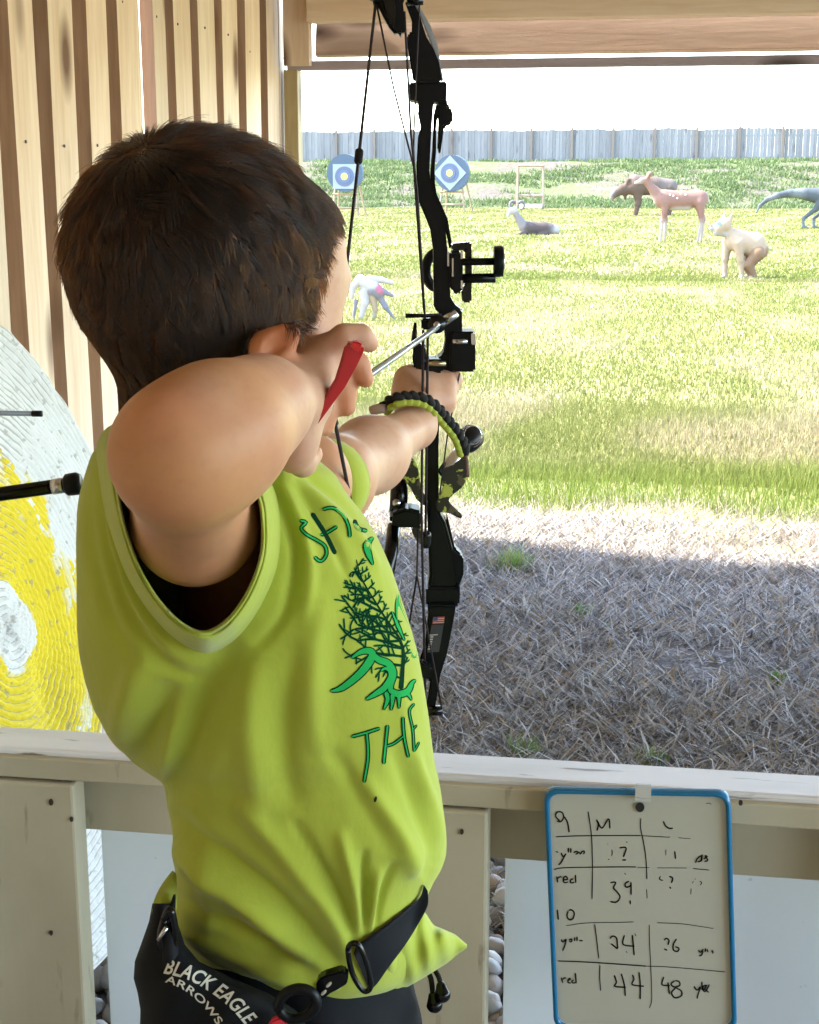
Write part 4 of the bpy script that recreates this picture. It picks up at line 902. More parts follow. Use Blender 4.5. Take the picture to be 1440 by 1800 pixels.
for i in range(n):
    for s in range(1, NP):
        q = Vector(pts[i, s]); l_, n_, _, d_ = bvh_b.find_nearest(q)
        n_ = n_ if n_.dot(l_-HCV) > 0 else -n_; ins = (q-l_).dot(n_) < 0; need = .0007+.0003*s
        if ins or d_ < need: pts[i, s] = np.array(l_)+np.array(n_)*need
hc = bpy.data.hair_curves.new('hair'); hc.add_curves([NP]*n)
hc.attributes['position'].data.foreach_set('vector', pts.astype(np.float32).ravel())
ra = hc.attributes.get('radius') or hc.attributes.new('radius', 'FLOAT', 'POINT')
rv = np.tile(np.linspace(.00021, .00007, NP), n).astype(np.float32); ra.data.foreach_set('value', rv)
mh = bpy.data.materials.new('brown_hair'); mh.use_nodes = True; t = mh.node_tree; t.nodes.clear()
hb = t.nodes.new('ShaderNodeBsdfHairPrincipled'); hb.parametrization = 'MELANIN'; hb.inputs['Melanin'].default_value = .90; hb.inputs['Melanin Redness'].default_value = .6
hb.inputs['Roughness'].default_value = .5; hb.inputs['Radial Roughness'].default_value = .7; hb.inputs['Random Color'].default_value = .35
mo = t.nodes.new('ShaderNodeOutputMaterial'); t.links.new(hb.outputs[0], mo.inputs[0]); hc.materials.append(mh)
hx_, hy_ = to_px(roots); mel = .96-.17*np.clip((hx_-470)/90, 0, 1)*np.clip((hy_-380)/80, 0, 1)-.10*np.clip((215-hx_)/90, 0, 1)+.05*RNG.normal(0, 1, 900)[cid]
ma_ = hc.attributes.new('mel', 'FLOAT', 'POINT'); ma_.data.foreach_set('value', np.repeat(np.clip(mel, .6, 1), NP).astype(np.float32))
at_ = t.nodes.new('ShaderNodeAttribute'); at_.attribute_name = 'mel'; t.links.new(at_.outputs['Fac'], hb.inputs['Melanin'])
hair = bpy.data.objects.new('hair', hc); COL.objects.link(hair); hair.parent = person; hair.matrix_parent_inverse = person.matrix_world.inverted()

# ---------------------------------------------------------------- lime shirt
ROWS = [(776, 215, 430, .030), (784, 172, 500, .046), (800, 160, 545, .056), (830, 150, 588, .066), (870, 140, 612, .074), (900, 136, 634, .078), (950, 133, 664, .082), (1000, 131, 688, .085), (1050, 131, 705, .087),
        (1100, 133, 721, .088), (1150, 138, 736, .088), (1200, 148, 746, .088), (1250, 164, 753, .087), (1290, 190, 758, .086), (1320, 212, 761, .085), (1345, 236, 764, .084), (1362, 262, 767, .082), (1376, 287, 769, .080),
        (1392, 290, 771, .079), (1420, 291, 774, .079), (1450, 297, 779, .080), (1480, 302, 784, .081), (1505, 304, 785, .081), (1530, 305, 778, .080), (1555, 306, 763, .079), (1580, 306, 752, .078), (1620, 304, 746, .078), (1655, 309, 742, .077), (1690, 338, 736, .076), (1720, 376, 722, .074), (1742, 425, 700, .070), (1756, 470, 660, .066)]
RA = np.array(ROWS, float)
FOLDS = [  # (path, half width px, height m): ridges positive, creases negative
 ([(168, 800), (178, 930), (215, 1060), (280, 1160), (350, 1200)], 13, -.0035), ([(150, 830), (160, 960), (195, 1090), (250, 1170)], 11, -.0022), ([(190, 800), (196, 930), (240, 1060), (310, 1150)], 10, .0030),
 ([(475, 850), (508, 920), (520, 980), (500, 1080), (440, 1150)], 9, -.0034), ([(492, 840), (530, 930), (545, 1010), (530, 1090)], 11, .0028), ([(520, 850), (580, 940), (610, 1010)], 9, -.0026), ([(500, 838), (560, 880), (620, 935), (665, 1000)], 10, .0030), ([(540, 838), (600, 880), (645, 930)], 7, -.0024),
 ([(300, 1385), (330, 1290), (370, 1210), (430, 1130)], 38, -.0055), ([(240, 1350), (262, 1280), (300, 1200)], 22, -.0040), ([(205, 1300), (225, 1230), (250, 1150)], 25, .0030), ([(282, 1378), (292, 1330), (310, 1260)], 14, .0040), ([(440, 1160), (440, 1300), (460, 1440)], 30, .0030), ([(560, 1060), (545, 1200), (560, 1330)], 26, .0020), ([(520, 1150), (500, 1300), (520, 1420)], 18, -.0016),
 ([(310, 1440), (400, 1510), (490, 1580), (560, 1660), (600, 1705)], 16, -.0048), ([(310, 1500), (400, 1560), (480, 1625), (550, 1690)], 20, .0042), ([(315, 1580), (400, 1620), (480, 1665), (560, 1715)], 13, -.0034), ([(320, 1640), (420, 1680), (520, 1715)], 12, .0030),
 ([(430, 1420), (500, 1500), (570, 1590), (615, 1670)], 17, .0040), ([(520, 1450), (570, 1530), (605, 1600), (622, 1660)], 10, -.0036), ([(600, 1470), (620, 1550), (632, 1640)], 11, .0040), ([(640, 1500), (640, 1570), (642, 1640)], 7, -.0034), ([(665, 1530), (655, 1590), (650, 1640)], 7, .0030), ([(690, 1520), (670, 1580), (660, 1630)], 6, -.0026),
 ([(700, 1330), (735, 1420), (765, 1500), (740, 1545)], 17, -.0040), ([(730, 1330), (762, 1420), (780, 1480)], 10, .0030), ([(640, 1380), (700, 1470), (735, 1540)], 20, .0034), ([(590, 1330), (650, 1420), (700, 1500)], 16, -.0024),
 ([(318, 1660), (360, 1695), (430, 1725), (520, 1738)], 6, -.0022), ([(440, 1700), (500, 1722), (560, 1735)], 8, .0024), ([(355, 1480), (370, 1560), (365, 1640)], 22, .0020), ([(700, 1200), (715, 1290), (730, 1350)], 16, .0016)]
def fold_disp(X, Y):
    D = np.zeros_like(X)
    for pts, wd, am in FOLDS:
        p = smooth_poly(pts, 4); best = np.full(X.shape, 1e9); tt = np.zeros_like(X); m_ = len(p)
        for i in range(m_-1):
            a, b = p[i], p[i+1]; ab = b-a; t = np.clip(((X-a[0])*ab[0]+(Y-a[1])*ab[1])/(ab@ab+1e-9), 0, 1)
            d = np.hypot(X-a[0]-t*ab[0], Y-a[1]-t*ab[1]); k = d < best; best = np.where(k, d, best); tt = np.where(k, (i+t)/(m_-1), tt)
        D += (1.9 if wd < 18 else 3.0)*am*np.exp(-(best/wd)**2)*np.sin(np.pi*np.clip(tt*.9+.08, 0, 1))**.6
    D += .0011*vnoise(X, Y, .018, 61)+.0005*vnoise(X, Y, .05, 62)
    return D
RING = [(204, 800), (206, 860), (220, 930), (250, 1010), (298, 1078), (350, 1112), (392, 1098), (430, 1052), (458, 985), (462, 920), (452, 868), (410, 800), (325, 770), (240, 772)]
ring = smooth_poly(RING, 6, True); rc_c = np.array((335., 935.))
def in_poly(x, y, poly):
    ins = np.zeros(np.shape(x), bool); j = len(poly)-1
    for i in range(len(poly)):
        xi, yi = poly[i]; xj, yj = poly[j]; c = ((yi > y) != (yj > y)) & (x < (xj-xi)*(y-yi)/(yj-yi+1e-12)+xi); ins ^= c; j = i
    return ins
ring0 = rc_c+(ring-rc_c)*np.array((1.24, 1.20)); ring0[:, 0] = np.maximum(ring0[:, 0], 150)
ysr = np.concatenate([np.linspace(776, 800, 8), np.arange(804, 1757, 4.0)]); NU = 260; u = np.linspace(0, 2*math.pi, NU, endpoint=False)
HS = 1.03
vv = []; PX = []; PY = []
for y in ysr:
    L_ = np.interp(y, RA[:, 0], RA[:, 1]); R_ = np.interp(y, RA[:, 0], RA[:, 2]); th = np.interp(y, RA[:, 0], RA[:, 3]); mid = (L_+R_)/2; hw = (R_-L_)/2
    cu, su = np.cos(u), np.sin(u); ex = .82; xx = mid+hw*np.sign(cu)*np.abs(cu)**ex; hh = HS-th*np.sign(su)*np.abs(su)**ex
    vv.append(np.stack([V(a, y, b) for a, b in zip(xx, hh)])); PX.append(xx); PY.append(np.full(NU, y))
vv = np.stack(vv); PX = np.stack(PX); PY = np.stack(PY)
for _ in range(3): vv[1:-1] = (vv[:-2]+2*vv[1:-1]+vv[2:])/4
nr_ = len(ysr)
du = np.roll(vv, -1, 1)-np.roll(vv, 1, 1); dv = np.gradient(vv, axis=0); N_ = np.cross(du, dv); N_ /= np.linalg.norm(N_, axis=-1)[..., None]+1e-12
cen_ = vv.mean(1, keepdims=True); sg = np.sign(np.sum(N_*(vv-cen_), -1)); N_ *= np.where(sg == 0, 1, sg)[..., None]
facing = np.clip(np.sin(u), 0, 1)**.35; back = 1-facing
D_ = fold_disp(PX, PY)*facing+.0025*vnoise(PX, PY, .015, 70)*back
vv = vv+N_*D_[..., None]*np.clip(np.sin(u)*3+1.2, .25, 1)[None, :, None]
idx = np.arange(nr_*NU).reshape(nr_, NU); f = []
cut = in_poly(PX, PY, rc_c+(ring0-rc_c)*np.array((.90, .95)))&(np.sin(u)[None, :] > 0)
for i in range(nr_-1):
    j = np.arange(NU); jn = (j+1) % NU; c4 = cut[i, j] & cut[i, jn] & cut[i+1, j] & cut[i+1, jn]
    for q in j[~c4]: f.append((idx[i, q], idx[i, (q+1) % NU], idx[i+1, (q+1) % NU], idx[i+1, q]))
V_ = vv.reshape(-1, 3); tc_ = len(V_); V_ = np.concatenate([V_, vv[0].mean(0)[None]])
for j in range(NU): f.append((tc_, idx[0, (j+1) % NU], idx[0, j]))
surf0 = BVHTree.FromPolygons([tuple(c) for c in vv.reshape(-1, 3)], [(int(idx[i, j]), int(idx[i, (j+1) % NU]), int(idx[i+1, (j+1) % NU]), int(idx[i+1, j])) for i in range(nr_-1) for j in range(NU)])
def hit(bv, x, y, lift=0.0):
    r = ray(x, y); rn = r/np.linalg.norm(r); h_ = bv.ray_cast(Vector(CAM), Vector(rn))
    return None if h_[0] is None else np.array(h_[0])-rn*lift
# sleeve: from the body out to the turned cuff and a little way back in
K = len(ring); a_ = np.linspace(0, 2*math.pi, K, endpoint=False)
rows = []
ringo = rc_c+(ring0-rc_c)*1.0
base_pts = []
for q in ringo:
    hp = hit(surf0, *q, 0.0)
    if hp is None: hp = V(q[0], q[1], HS-.03)
    base_pts.append(hp)
base_pts = np.array(base_pts); base_h = np.array([float((b-CAM)@FH) for b in base_pts])
topw = np.clip((900-ring[:, 1])/130, 0, 1)       # the cap of the sleeve lies on the shoulder
rim_h = .895+.045*topw
fr_t = [0, .12, .3, .5, .7, .81, .85, .89, .95, 1.0]
for t in fr_t:
    notch = .0022 if t == .85 else 0
    q2 = ringo*(1-t)+ring*t; hh = base_h*(1-t)+rim_h*t-.012*math.sin(math.pi*t)+notch
    w_ = .0022*np.sin(a_*7+t*4)+.0016*np.sin(a_*13+1+t*6)
    if t in (.95,): hh = hh-.001
    rows.append([V(x, y, h+w_[i]*t) for i, (x, y, h) in enumerate(zip(q2[:, 0], q2[:, 1], hh))])
cuff = rc_c+(ring-rc_c)*1.003; rows.append([V(x, y, h-.003) for (x, y), h in zip(cuff, rim_h)])
inn_ = rc_c+(ring-rc_c)*.985; rows.append([V(x, y, h-.001) for (x, y), h in zip(inn_, rim_h)])
inn_ = rc_c+(ring-rc_c)*.972; rows.append([V(x, y, h+.02) for (x, y), h in zip(inn_, rim_h)])
inn_ = rc_c+(ring-rc_c)*.975; rows.append([V(x, y, h+.06) for (x, y), h in zip(inn_, rim_h)])
sv_ = np.array(rows).reshape(-1, 3); b0 = len(V_); V_ = np.concatenate([V_, sv_]); nrw = len(rows)
for i in range(nrw-1):
    for j in range(K): f.append((b0+i*K+j, b0+i*K+(j+1) % K, b0+(i+1)*K+(j+1) % K, b0+(i+1)*K+j))
m_shirt = mat('lime_cotton', (.40, .46, .05), .85, spec=.2, sheen=.25, noise=[(9, (.37, .425, .045), .45, .7)], bump=(45, .35, .004, (1, 1, .6)))
shirt_me = faces_mesh('shirt', V_, f); bm = bmesh.new(); bm.from_mesh(shirt_me); bmesh.ops.remove_doubles(bm, verts=bm.verts, dist=1e-6); bmesh.ops.recalc_face_normals(bm, faces=bm.faces); bm.to_mesh(shirt_me); bm.free()
shirt = link('shirt', shirt_me, m_shirt, person, True)
sleeve_b = BVHTree.FromPolygons([tuple(v.co) for v in shirt_me.vertices], [tuple(p.vertices) for p in shirt_me.polygons])
# far sleeve round the bow arm
ml = MB(); ml.tube([V(545, 862, 1.09), V(568, 850, 1.115), V(580, 845, 1.13)], [.037, .0365, .0355], 28); far_sl = ml.build('sleeve', m_shirt, shirt, True)
# collar at the nape
cp = [V(230, 792, .99), V(290, 772, .965), V(350, 770, .96), V(420, 790, .97), V(470, 815, 1.0)]
tube('collar', smooth_poly(cp, 5), .007, m_shirt, shirt, 10)
# hem hanging loose at the front: a flattened fold of cloth running to a point
xs_ = np.linspace(560, 821, 60); TE = [(560, 1700), (640, 1640), (700, 1618), (745, 1600), (762, 1626), (800, 1642), (821, 1660)]; BE = [(560, 1764), (590, 1766), (640, 1758), (700, 1744), (740, 1722), (785, 1694), (821, 1666)]
rows = []; NV = 40
for x in xs_:
    yt = np.interp(x, [a for a, b in TE], [b for a, b in TE]); yb = np.interp(x, [a for a, b in BE], [b for a, b in BE]); th = np.interp(x, [560, 640, 740, 790, 821], [.052, .050, .036, .022, .004]); hc_ = np.interp(x, [560, 700, 821], [1.005, 1.02, 1.05])
    s = np.linspace(0, 2*math.pi, NV, endpoint=False); y_ = (yt+yb)/2+(yb-yt)/2*np.cos(s)
    fo = .004*np.sin((x-560)*.085+y_*.045)+.0028*np.sin((x)*.19-y_*.03)
    rows.append([V(x, b, hc_-th*np.sin(a)*1.0+c*(1 if np.sin(a) > 0 else .2)) for a, b, c in zip(s, y_, fo)])
v = np.array(rows).reshape(-1, 3); nn_ = len(xs_); f = [(i*NV+j, i*NV+(j+1) % NV, (i+1)*NV+(j+1) % NV, (i+1)*NV+j) for i in range(nn_-1) for j in range(NV)]
me = faces_mesh('loose_hem', v, f); bm = bmesh.new(); bm.from_mesh(me); bmesh.ops.recalc_face_normals(bm, faces=bm.faces); bm.to_mesh(me); bm.free(); hem = link('loose_hem', me, m_shirt, shirt, True)
# stitched hem line and the shirt tail behind
def strip_px(name, left, right, h0, mt, par, thick=.002, n=4):
    a = smooth_poly(left, n); b = smooth_poly(right, n); k = min(len(a), len(b)); a, b = a[:k], b[:k]; hh = np.interp(np.linspace(0, 1, k), np.linspace(0, 1, len(h0)), h0); v = []; f = []
    for i in range(k):
        m1 = (a[i]+b[i])/2
        for dz in (0, thick): v += [V(*a[i], hh[i]+dz), V(*m1, hh[i]+dz-.003), V(*b[i], hh[i]+dz)]
    for i in range(k-1):
        o = i*6; q = o+6
        f += [(o, o+1, q+1, q), (o+1, o+2, q+2, q+1), (o+3, q+3, q+4, o+4), (o+4, q+4, q+5, o+5), (o, q, q+3, o+3), (o+2, o+5, q+5, q+2)]
    f += [(0, 3, 4, 1), (1, 4, 5, 2), (6*k-6, 6*k-5, 6*k-2, 6*k-3), (6*k-5, 6*k-4, 6*k-1, 6*k-2)]
    return link(name, faces_mesh(name, v, f), mt, par, True)
strip_px('shirt_tail', [(303, 1530), (280, 1562), (267, 1600), (270, 1650)], [(310, 1535), (312, 1570), (308, 1610), (290, 1655)], [.99, .965, .94, .93], m_shirt, shirt)
# print on the chest
m_pg = mat('green_print', (.02, .36, .08), .9, spec=.1); m_pd = mat('dark_green_print', (.003, .03, .012), .95, spec=.05); m_pt = mat('teal_print', (.05, .19, .05), .9, spec=.1)
def on_shirt(x, y, lift):
    p = hit(sleeve_b, x, y, lift); return p if p is not None and x < 770 else None
def Q(pts): return [(400+a/3, 850+b/3) for a, b in pts]
let = [([(380,195),(415,205),(388,235),(420,270),(475,300),(515,330),(522,375),(492,410),(458,385)], 6), ([(445,155),(510,255),(570,372)], 6.5), ([(490,270),(520,262),(580,225)], 6), ([(500,138),(555,128),(610,165),(640,230),(645,285)], 6), ([(668,190),(690,235),(738,250)], 6.5),
       ([(655,1335),(730,1315),(805,1290)], 6), ([(735,1315),(742,1440),(720,1578)], 6), ([(845,1272),(835,1370),(824,1480)], 6), ([(838,1385),(880,1370),(932,1330)], 5), ([(925,1230),(933,1340),(955,1445)], 5.5), ([(988,1160),(960,1200),(978,1300),(985,1415)], 4.5), ([(975,1300),(1000,1272)], 4), ([(985,1412),(1012,1362)], 4)]
swirl = [([(542,1095),(600,1080),(680,1020),(735,960),(765,905),(745,882),(700,890),(652,922)], [3, 10, 12, 13, 14, 13, 9, 3]), ([(728,1140),(780,1110),(830,1075),(860,1020),(855,985),(830,975),(808,990)], [3, 8, 11, 11, 9, 7, 3]),
         ([(770,905),(800,930),(850,950),(875,1000),(860,1060),(862,1100)], [10, 12, 12, 12, 11, 8]), ([(850,1085),(900,1110),(950,1095),(975,1050),(995,1035)], [8, 12, 12, 9, 3]), ([(835,1100),(845,1140),(822,1195)], [9, 7, 2]), ([(870,1110),(870,1150),(862,1198)], [9, 6, 2]), ([(905,1110),(905,1150),(905,1188)], [8, 5, 2]), ([(940,1095),(960,1120),(972,1145)], [9, 5, 2]),
         ([(770,282),(742,312),(738,350),(768,430)], [3, 12, 9, 2]), ([(905,585),(900,640),(925,740),(965,820),(990,920)], [2, 12, 20, 17, 6]), ([(868,675),(895,740),(935,830)], [2, 6, 2])]
letters = [(Q(a), b) for a, b in let]; sw_ = [(Q(a), b) for a, b in swirl]
tr_dark, tr_teal = [], []
rt = random.Random(5)
spine = smooth_poly(Q([(915, 1085), (925, 960), (925, 870), (890, 790), (840, 720), (790, 640), (740, 560), (700, 480), (680, 400)]), 6)
tr_dark.append((spine[::3], [9, 6, 4, 3, 2]))
def twig(x, y, a, L, w_, dep):
    pts = [(x, y)]; a0 = a
    for i in range(3): a0 += rt.uniform(-.28, .28); x += math.cos(a0)*L/3; y += math.sin(a0)*L/3; pts.append((x, y))
    tr_dark.append((pts, [w_*1.35, w_*.9])); tr_teal.append((pts, w_+2.2))
    if dep > 0:
        for q in range(3 if dep > 1 else 2):
            px_, py_ = pts[1+q % 3]; twig(px_, py_, a0+rt.choice((-1, 1))*rt.uniform(.5, 1.0), L*rt.uniform(.45, .62), w_*.7, dep-1)
for i in range(6, len(spine)-2, 3):
    t_ = i/len(spine); x, y = spine[i]; Lb = (x-np.interp(y, [985, 1010, 1060, 1100, 1150, 1190, 1210], [640, 612, 606, 604, 612, 640, 690]))*.78
    if Lb > 8: twig(x, y, math.pi+.35-.55*(1-t_)+rt.uniform(-.2, .35), Lb, 3.0, 2)
    twig(x, y, -.9+rt.uniform(-.3, .3), 18, 2.0, 1)
for i in range(5):
    x, y = spine[3+i*3]; twig(x, y, math.pi+.25+rt.uniform(-.3, .2), 34+6*i, 2.4, 1)
def w_add(st, k): return [(p, (w_+k if np.isscalar(w_) else [q+k for q in w_])) for p, w_ in st]
ribbon_mesh('shirt_print', tr_teal, on_shirt, m_pt, shirt, 3.0, .0003)
ribbon_mesh('shirt_print', tr_dark, on_shirt, m_pd, shirt, 3.0, .0005)
for q in w_add(letters, 1.5)+[(Q([(785, 1650), (776, 1680)]), 5)]: ribbon_mesh('letter_outline', [q], on_shirt, m_pd, shirt, 3.0, .0006)
for q in w_add(letters, -3.0): ribbon_mesh('letter_stroke', [q], on_shirt, m_pg, shirt, 3.0, .0008)
for q in w_add(sw_, 3.5): ribbon_mesh('scroll_outline', [q], on_shirt, m_pd, shirt, 3.0, .0006)
for q in w_add(sw_, -.8): ribbon_mesh('scroll', [q], on_shirt, m_pg, shirt, 3.0, .0008)

# shorts
m_short = mat('black_shorts', (.005, .0055, .008), .8, spec=.2, bump=(500, .2, .0005))
hb_ = np.array((hipc[0], hipc[1], .62)); sp_ = [rc(V(505, 1600, 1.055), V(505, 1760, 1.05), .070, .080, None), el(V(430, 1740, 1.04), (.05, .06, .05), None), el(V(640, 1800, 1.06), (.045, .06, .07), None)]
for s in (-1, 1):
    ax = r_*.048*s; sp_ += [rc(V(510, 1740, 1.05)+ax*.8, np.array((hipc[0], hipc[1], .33))+ax*1.5, .072, .066, None)]
me = sdf_mesh('shorts', sp_, .005, .03); c_ = np.empty(len(me.vertices)*3, np.float32); me.vertices.foreach_get('co', c_); c_ = c_.reshape(-1, 3); c_[:, 0] += .002*np.sin(c_[:, 2]*60+c_[:, 1]*90); c_[:, 1] += .003*np.sin(c_[:, 0]*110+c_[:, 2]*25); me.vertices.foreach_set('co', c_.ravel()); me.update()
link('shorts', me, m_short, person, True)
for (x0_, y0_, x1_, y1_) in ((757, 1712, 764, 1766), (770, 1708, 778, 1748)):
    tube('drawstring', smooth_poly([V(x0_-14, y0_-15, 1.06), V(x0_, y0_+6, 1.04), V(x1_-3, y1_-18, 1.035)], 4), .0022, M['black_cord'], person, 8)
    me = sdf_mesh('cord_end', [rc(V(x1_-2, y1_-14, 1.033), V(x1_, y1_, 1.03), .0042, .0065, None)], .0012, .003); link('cord_end', me, M['black_gloss'], person, True)

# ---------------------------------------------------------------- hip quiver on a webbing belt
quiver = empty('hip_quiver', tuple(map(float, V(330, 1760, .98)))); tag(quiver, 'black arrow hip quiver with white lettering strapped round the boy\'s waist', 'quiver')
QR = [(1588, 268, 300, .018), (1620, 262, 312, .026), (1660, 248, 325, .032), (1690, 237, 350, .036), (1720, 235, 410, .040), (1745, 242, 470, .042), (1775, 247, 520, .044), (1810, 246, 545, .045), (1900, 246, 560, .045), (2000, 255, 560, .042), (2060, 270, 540, .03)]
QA = np.array(QR, float); rows = []; yq = np.arange(1588, 2061, 6.0); NQ = 72; u2 = np.linspace(0, 2*math.pi, NQ, endpoint=False)
for y in yq:
    L_, R_, th = [np.interp(y, QA[:, 0], QA[:, i]) for i in (1, 2, 3)]; x = (L_+R_)/2+(R_-L_)/2*np.sign(np.cos(u2))*np.abs(np.cos(u2))**.8
    top_sag = np.clip((x-300)/250, 0, 1)
    hh = .955-th*np.sign(np.sin(u2))*np.abs(np.sin(u2))**.7+.002*np.sin(x*.05+y*.03)
    rows.append([V(a, y, b) for a, b in zip(x, hh)])
v = np.array(rows).reshape(-1, 3); nn_ = len(yq); f = [(i*NQ+j, i*NQ+(j+1) % NQ, (i+1)*NQ+(j+1) % NQ, (i+1)*NQ+j) for i in range(nn_-1) for j in range(NQ)]; f += [tuple(range(NQ)), tuple(range(nn_*NQ-1, nn_*NQ-NQ-1, -1))]
me = faces_mesh('pouch', v, f); bm = bmesh.new(); bm.from_mesh(me); bmesh.ops.recalc_face_normals(bm, faces=bm.faces); bm.to_mesh(me); bm.free(); m_q = mat('black_nylon', (.004, .0045, .006), .7, spec=.2, bump=(600, .3, .0006)); pouch = link('pouch', me, m_q, quiver, True)
qb = BVHTree.FromPolygons([tuple(p.co) for p in me.vertices], [tuple(p.vertices) for p in me.polygons])
m_let = mat('cream_lettering', (.62, .60, .50), .6)
def text_on(s, path, hgt, bv, m_, par, shear=.25, bold=.02, flat=None):
    cu = bpy.data.curves.new('t', 'FONT'); cu.body = s; cu.size = 1.0; cu.shear = shear; cu.offset = bold; cu.space_character = 1.05; o = bpy.data.objects.new('t', cu); COL.objects.link(o)
    dg = bpy.context.evaluated_depsgraph_get(); me = bpy.data.meshes.new_from_object(o.evaluated_get(dg)); bpy.data.objects.remove(o)
    bm = bmesh.new(); bm.from_mesh(me); bmesh.ops.triangulate(bm, faces=bm.faces); bmesh.ops.subdivide_edges(bm, edges=[e for e in bm.edges if e.calc_length() > .2], cuts=1, use_grid_fill=False); bmesh.ops.triangulate(bm, faces=bm.faces)
    c = np.array([x.co[:] for x in bm.verts]); W_ = c[:, 0].max(); p = smooth_poly(path, 8); L_ = np.concatenate([[0], np.cumsum(np.linalg.norm(np.diff(p, axis=0), axis=1))]); t = c[:, 0]/W_*L_[-1]
    px_ = np.interp(t, L_, p[:, 0]); py_ = np.interp(t, L_, p[:, 1]); g = np.gradient(p, axis=0); gx = np.interp(t, L_, g[:, 0]); gy = np.interp(t, L_, g[:, 1]); gl = np.hypot(gx, gy); nx_, ny_ = gy/gl, -gx/gl
    for i, vt in enumerate(bm.verts):
        q = hit(bv, px_[i]+nx_[i]*c[i, 1]*hgt/.7, py_[i]+ny_[i]*c[i, 1]*hgt/.7, .0012)
        vt.co = Vector(q) if q is not None else Vector((0, 0, -5))
    bmesh.ops.delete(bm, geom=[x for x in bm.verts if x.co.z < -4], context='VERTS'); me2 = bm_mesh('lettering', bm); return link('lettering', me2, m_, par)
text_on('BLACK EAGLE', [(286, 1710), (332, 1722), (375, 1747), (408, 1774), (434, 1804)], 25, qb, m_let, quiver)
text_on('ARROWS', [(290, 1726), (320, 1738), (345, 1757), (365, 1778), (382, 1802)], 13, qb, m_let, quiver, 0, .015)
# red tab in the pouch mouth and belt
def slab(name, pts, h, th, m_, par): return outline_solid(name, pts, h, th, m_, par, .0012, 2)
slab('red_tab', [(468, 1815), (478, 1795), (495, 1790), (504, 1802), (500, 1830), (470, 1830)], .902, .006, mat('red_plastic', (.65, .03, .05), .35), quiver)
# belt: webbing draped over the shirt from the far side to the buckle
La = [(745, 1555), (738, 1578), (712, 1600), (680, 1625), (650, 1646), (628, 1662), (622, 1676)]; Ra = [(752, 1566), (752, 1592), (735, 1625), (712, 1662), (685, 1698), (664, 1728), (650, 1742)]
m_web = mat('black_webbing', (.010, .011, .014), .7, spec=.2, bump=(1400, .4, .0004)); hemb = BVHTree.FromPolygons([tuple(p.co) for p in hem.data.vertices], [tuple(p.vertices) for p in hem.data.polygons])
a = smooth_poly(La, 5); b = smooth_poly(Ra, 5); v = []; f = []; NW = 7; hprev = None; HB = []
for i in range(len(a)):
    row = []
    for j in range(NW):
        q = a[i]+(b[i]-a[i])*j/(NW-1); cand = [hit(bv, *q) for bv in (sleeve_b, hemb)]; hs = [float((c-CAM)@FH) for c in cand if c is not None]; row.append(min(hs) if hs else np.nan)
    HB.append(row)
HB = np.array(HB); ok = ~np.isnan(HB); HB[~ok] = np.nanmax(HB)
for _ in range(12): HB[1:-1] = (HB[:-2]+HB[1:-1]*2+HB[2:])/4; HB[:, 1:-1] = (HB[:, :-2]+HB[:, 1:-1]*2+HB[:, 2:])/4
HB = np.minimum(HB-.005, .99)
for lay in (0, .0025):
    for i in range(len(a)):
        for j in range(NW): q = a[i]+(b[i]-a[i])*j/(NW-1); v.append(V(q[0], q[1], HB[i, j]+lay))
n1 = len(a)*NW
for i in range(len(a)-1):
    for j in range(NW-1):
        o = i*NW+j; f.append((o, o+1, o+NW+1, o+NW)); f.append((n1+o, n1+o+NW, n1+o+NW+1, n1+o+1))
    f.append((i*NW, (i+1)*NW, n1+(i+1)*NW, n1+i*NW)); f.append((i*NW+NW-1, n1+i*NW+NW-1, n1+(i+1)*NW+NW-1, (i+1)*NW+NW-1))
belt = link('belt', faces_mesh('belt', v, f), m_web, quiver, True)
def loop(name, pts, h, r, m_, par, closed=True):
    p = smooth_poly(pts, 5, closed); hh = np.full(len(p), h) if np.isscalar(h) else np.interp(np.linspace(0, 1, len(p)), np.linspace(0, 1, len(h)), h)
    q = [V(x, y, z) for (x, y), z in zip(p, hh)]
    if closed: q.append(q[0])
    return tube(name, q, r, m_, par, 10)
hb2 = .925
loop('buckle_loop', [(612, 1668), (626, 1658), (640, 1680), (652, 1730), (640, 1742), (620, 1712)], hb2-.002, .0020, M['black_gloss'], quiver)
slab('buckle', [(560, 1722), (585, 1712), (604, 1708), (612, 1718), (608, 1732), (580, 1748), (564, 1758), (556, 1742)], hb2-.01, .010, M['black_gloss'], quiver)
for (x, y) in ((578, 1733), (569, 1747)): slab('buckle_mark', [(x-5, y+1), (x+3, y-6), (x+5, y-2), (x-3, y+4)], hb2-.0115, .002, m_let, quiver)
loop('webbing_loop', [(490, 1772), (500, 1748), (525, 1738), (548, 1745), (556, 1765), (540, 1785), (510, 1790)], .905, .0038, M['black'], quiver)
loop('side_clip', [(290, 1615), (300, 1600), (308, 1640), (304, 1680), (292, 1680), (282, 1650)], .925, .0028, M['black_gloss'], quiver)
tube('clip_pin', [V(279, 1652, .921), V(293, 1630, .92)], .0017, M['silver'], quiver, 8)
strip_px('side_strap', [(305, 1572), (296, 1600), (288, 1640), (284, 1690)], [(309, 1572), (309, 1610), (312, 1650), (315, 1700)], [.955, .94, .925, .92], m_web, quiver)
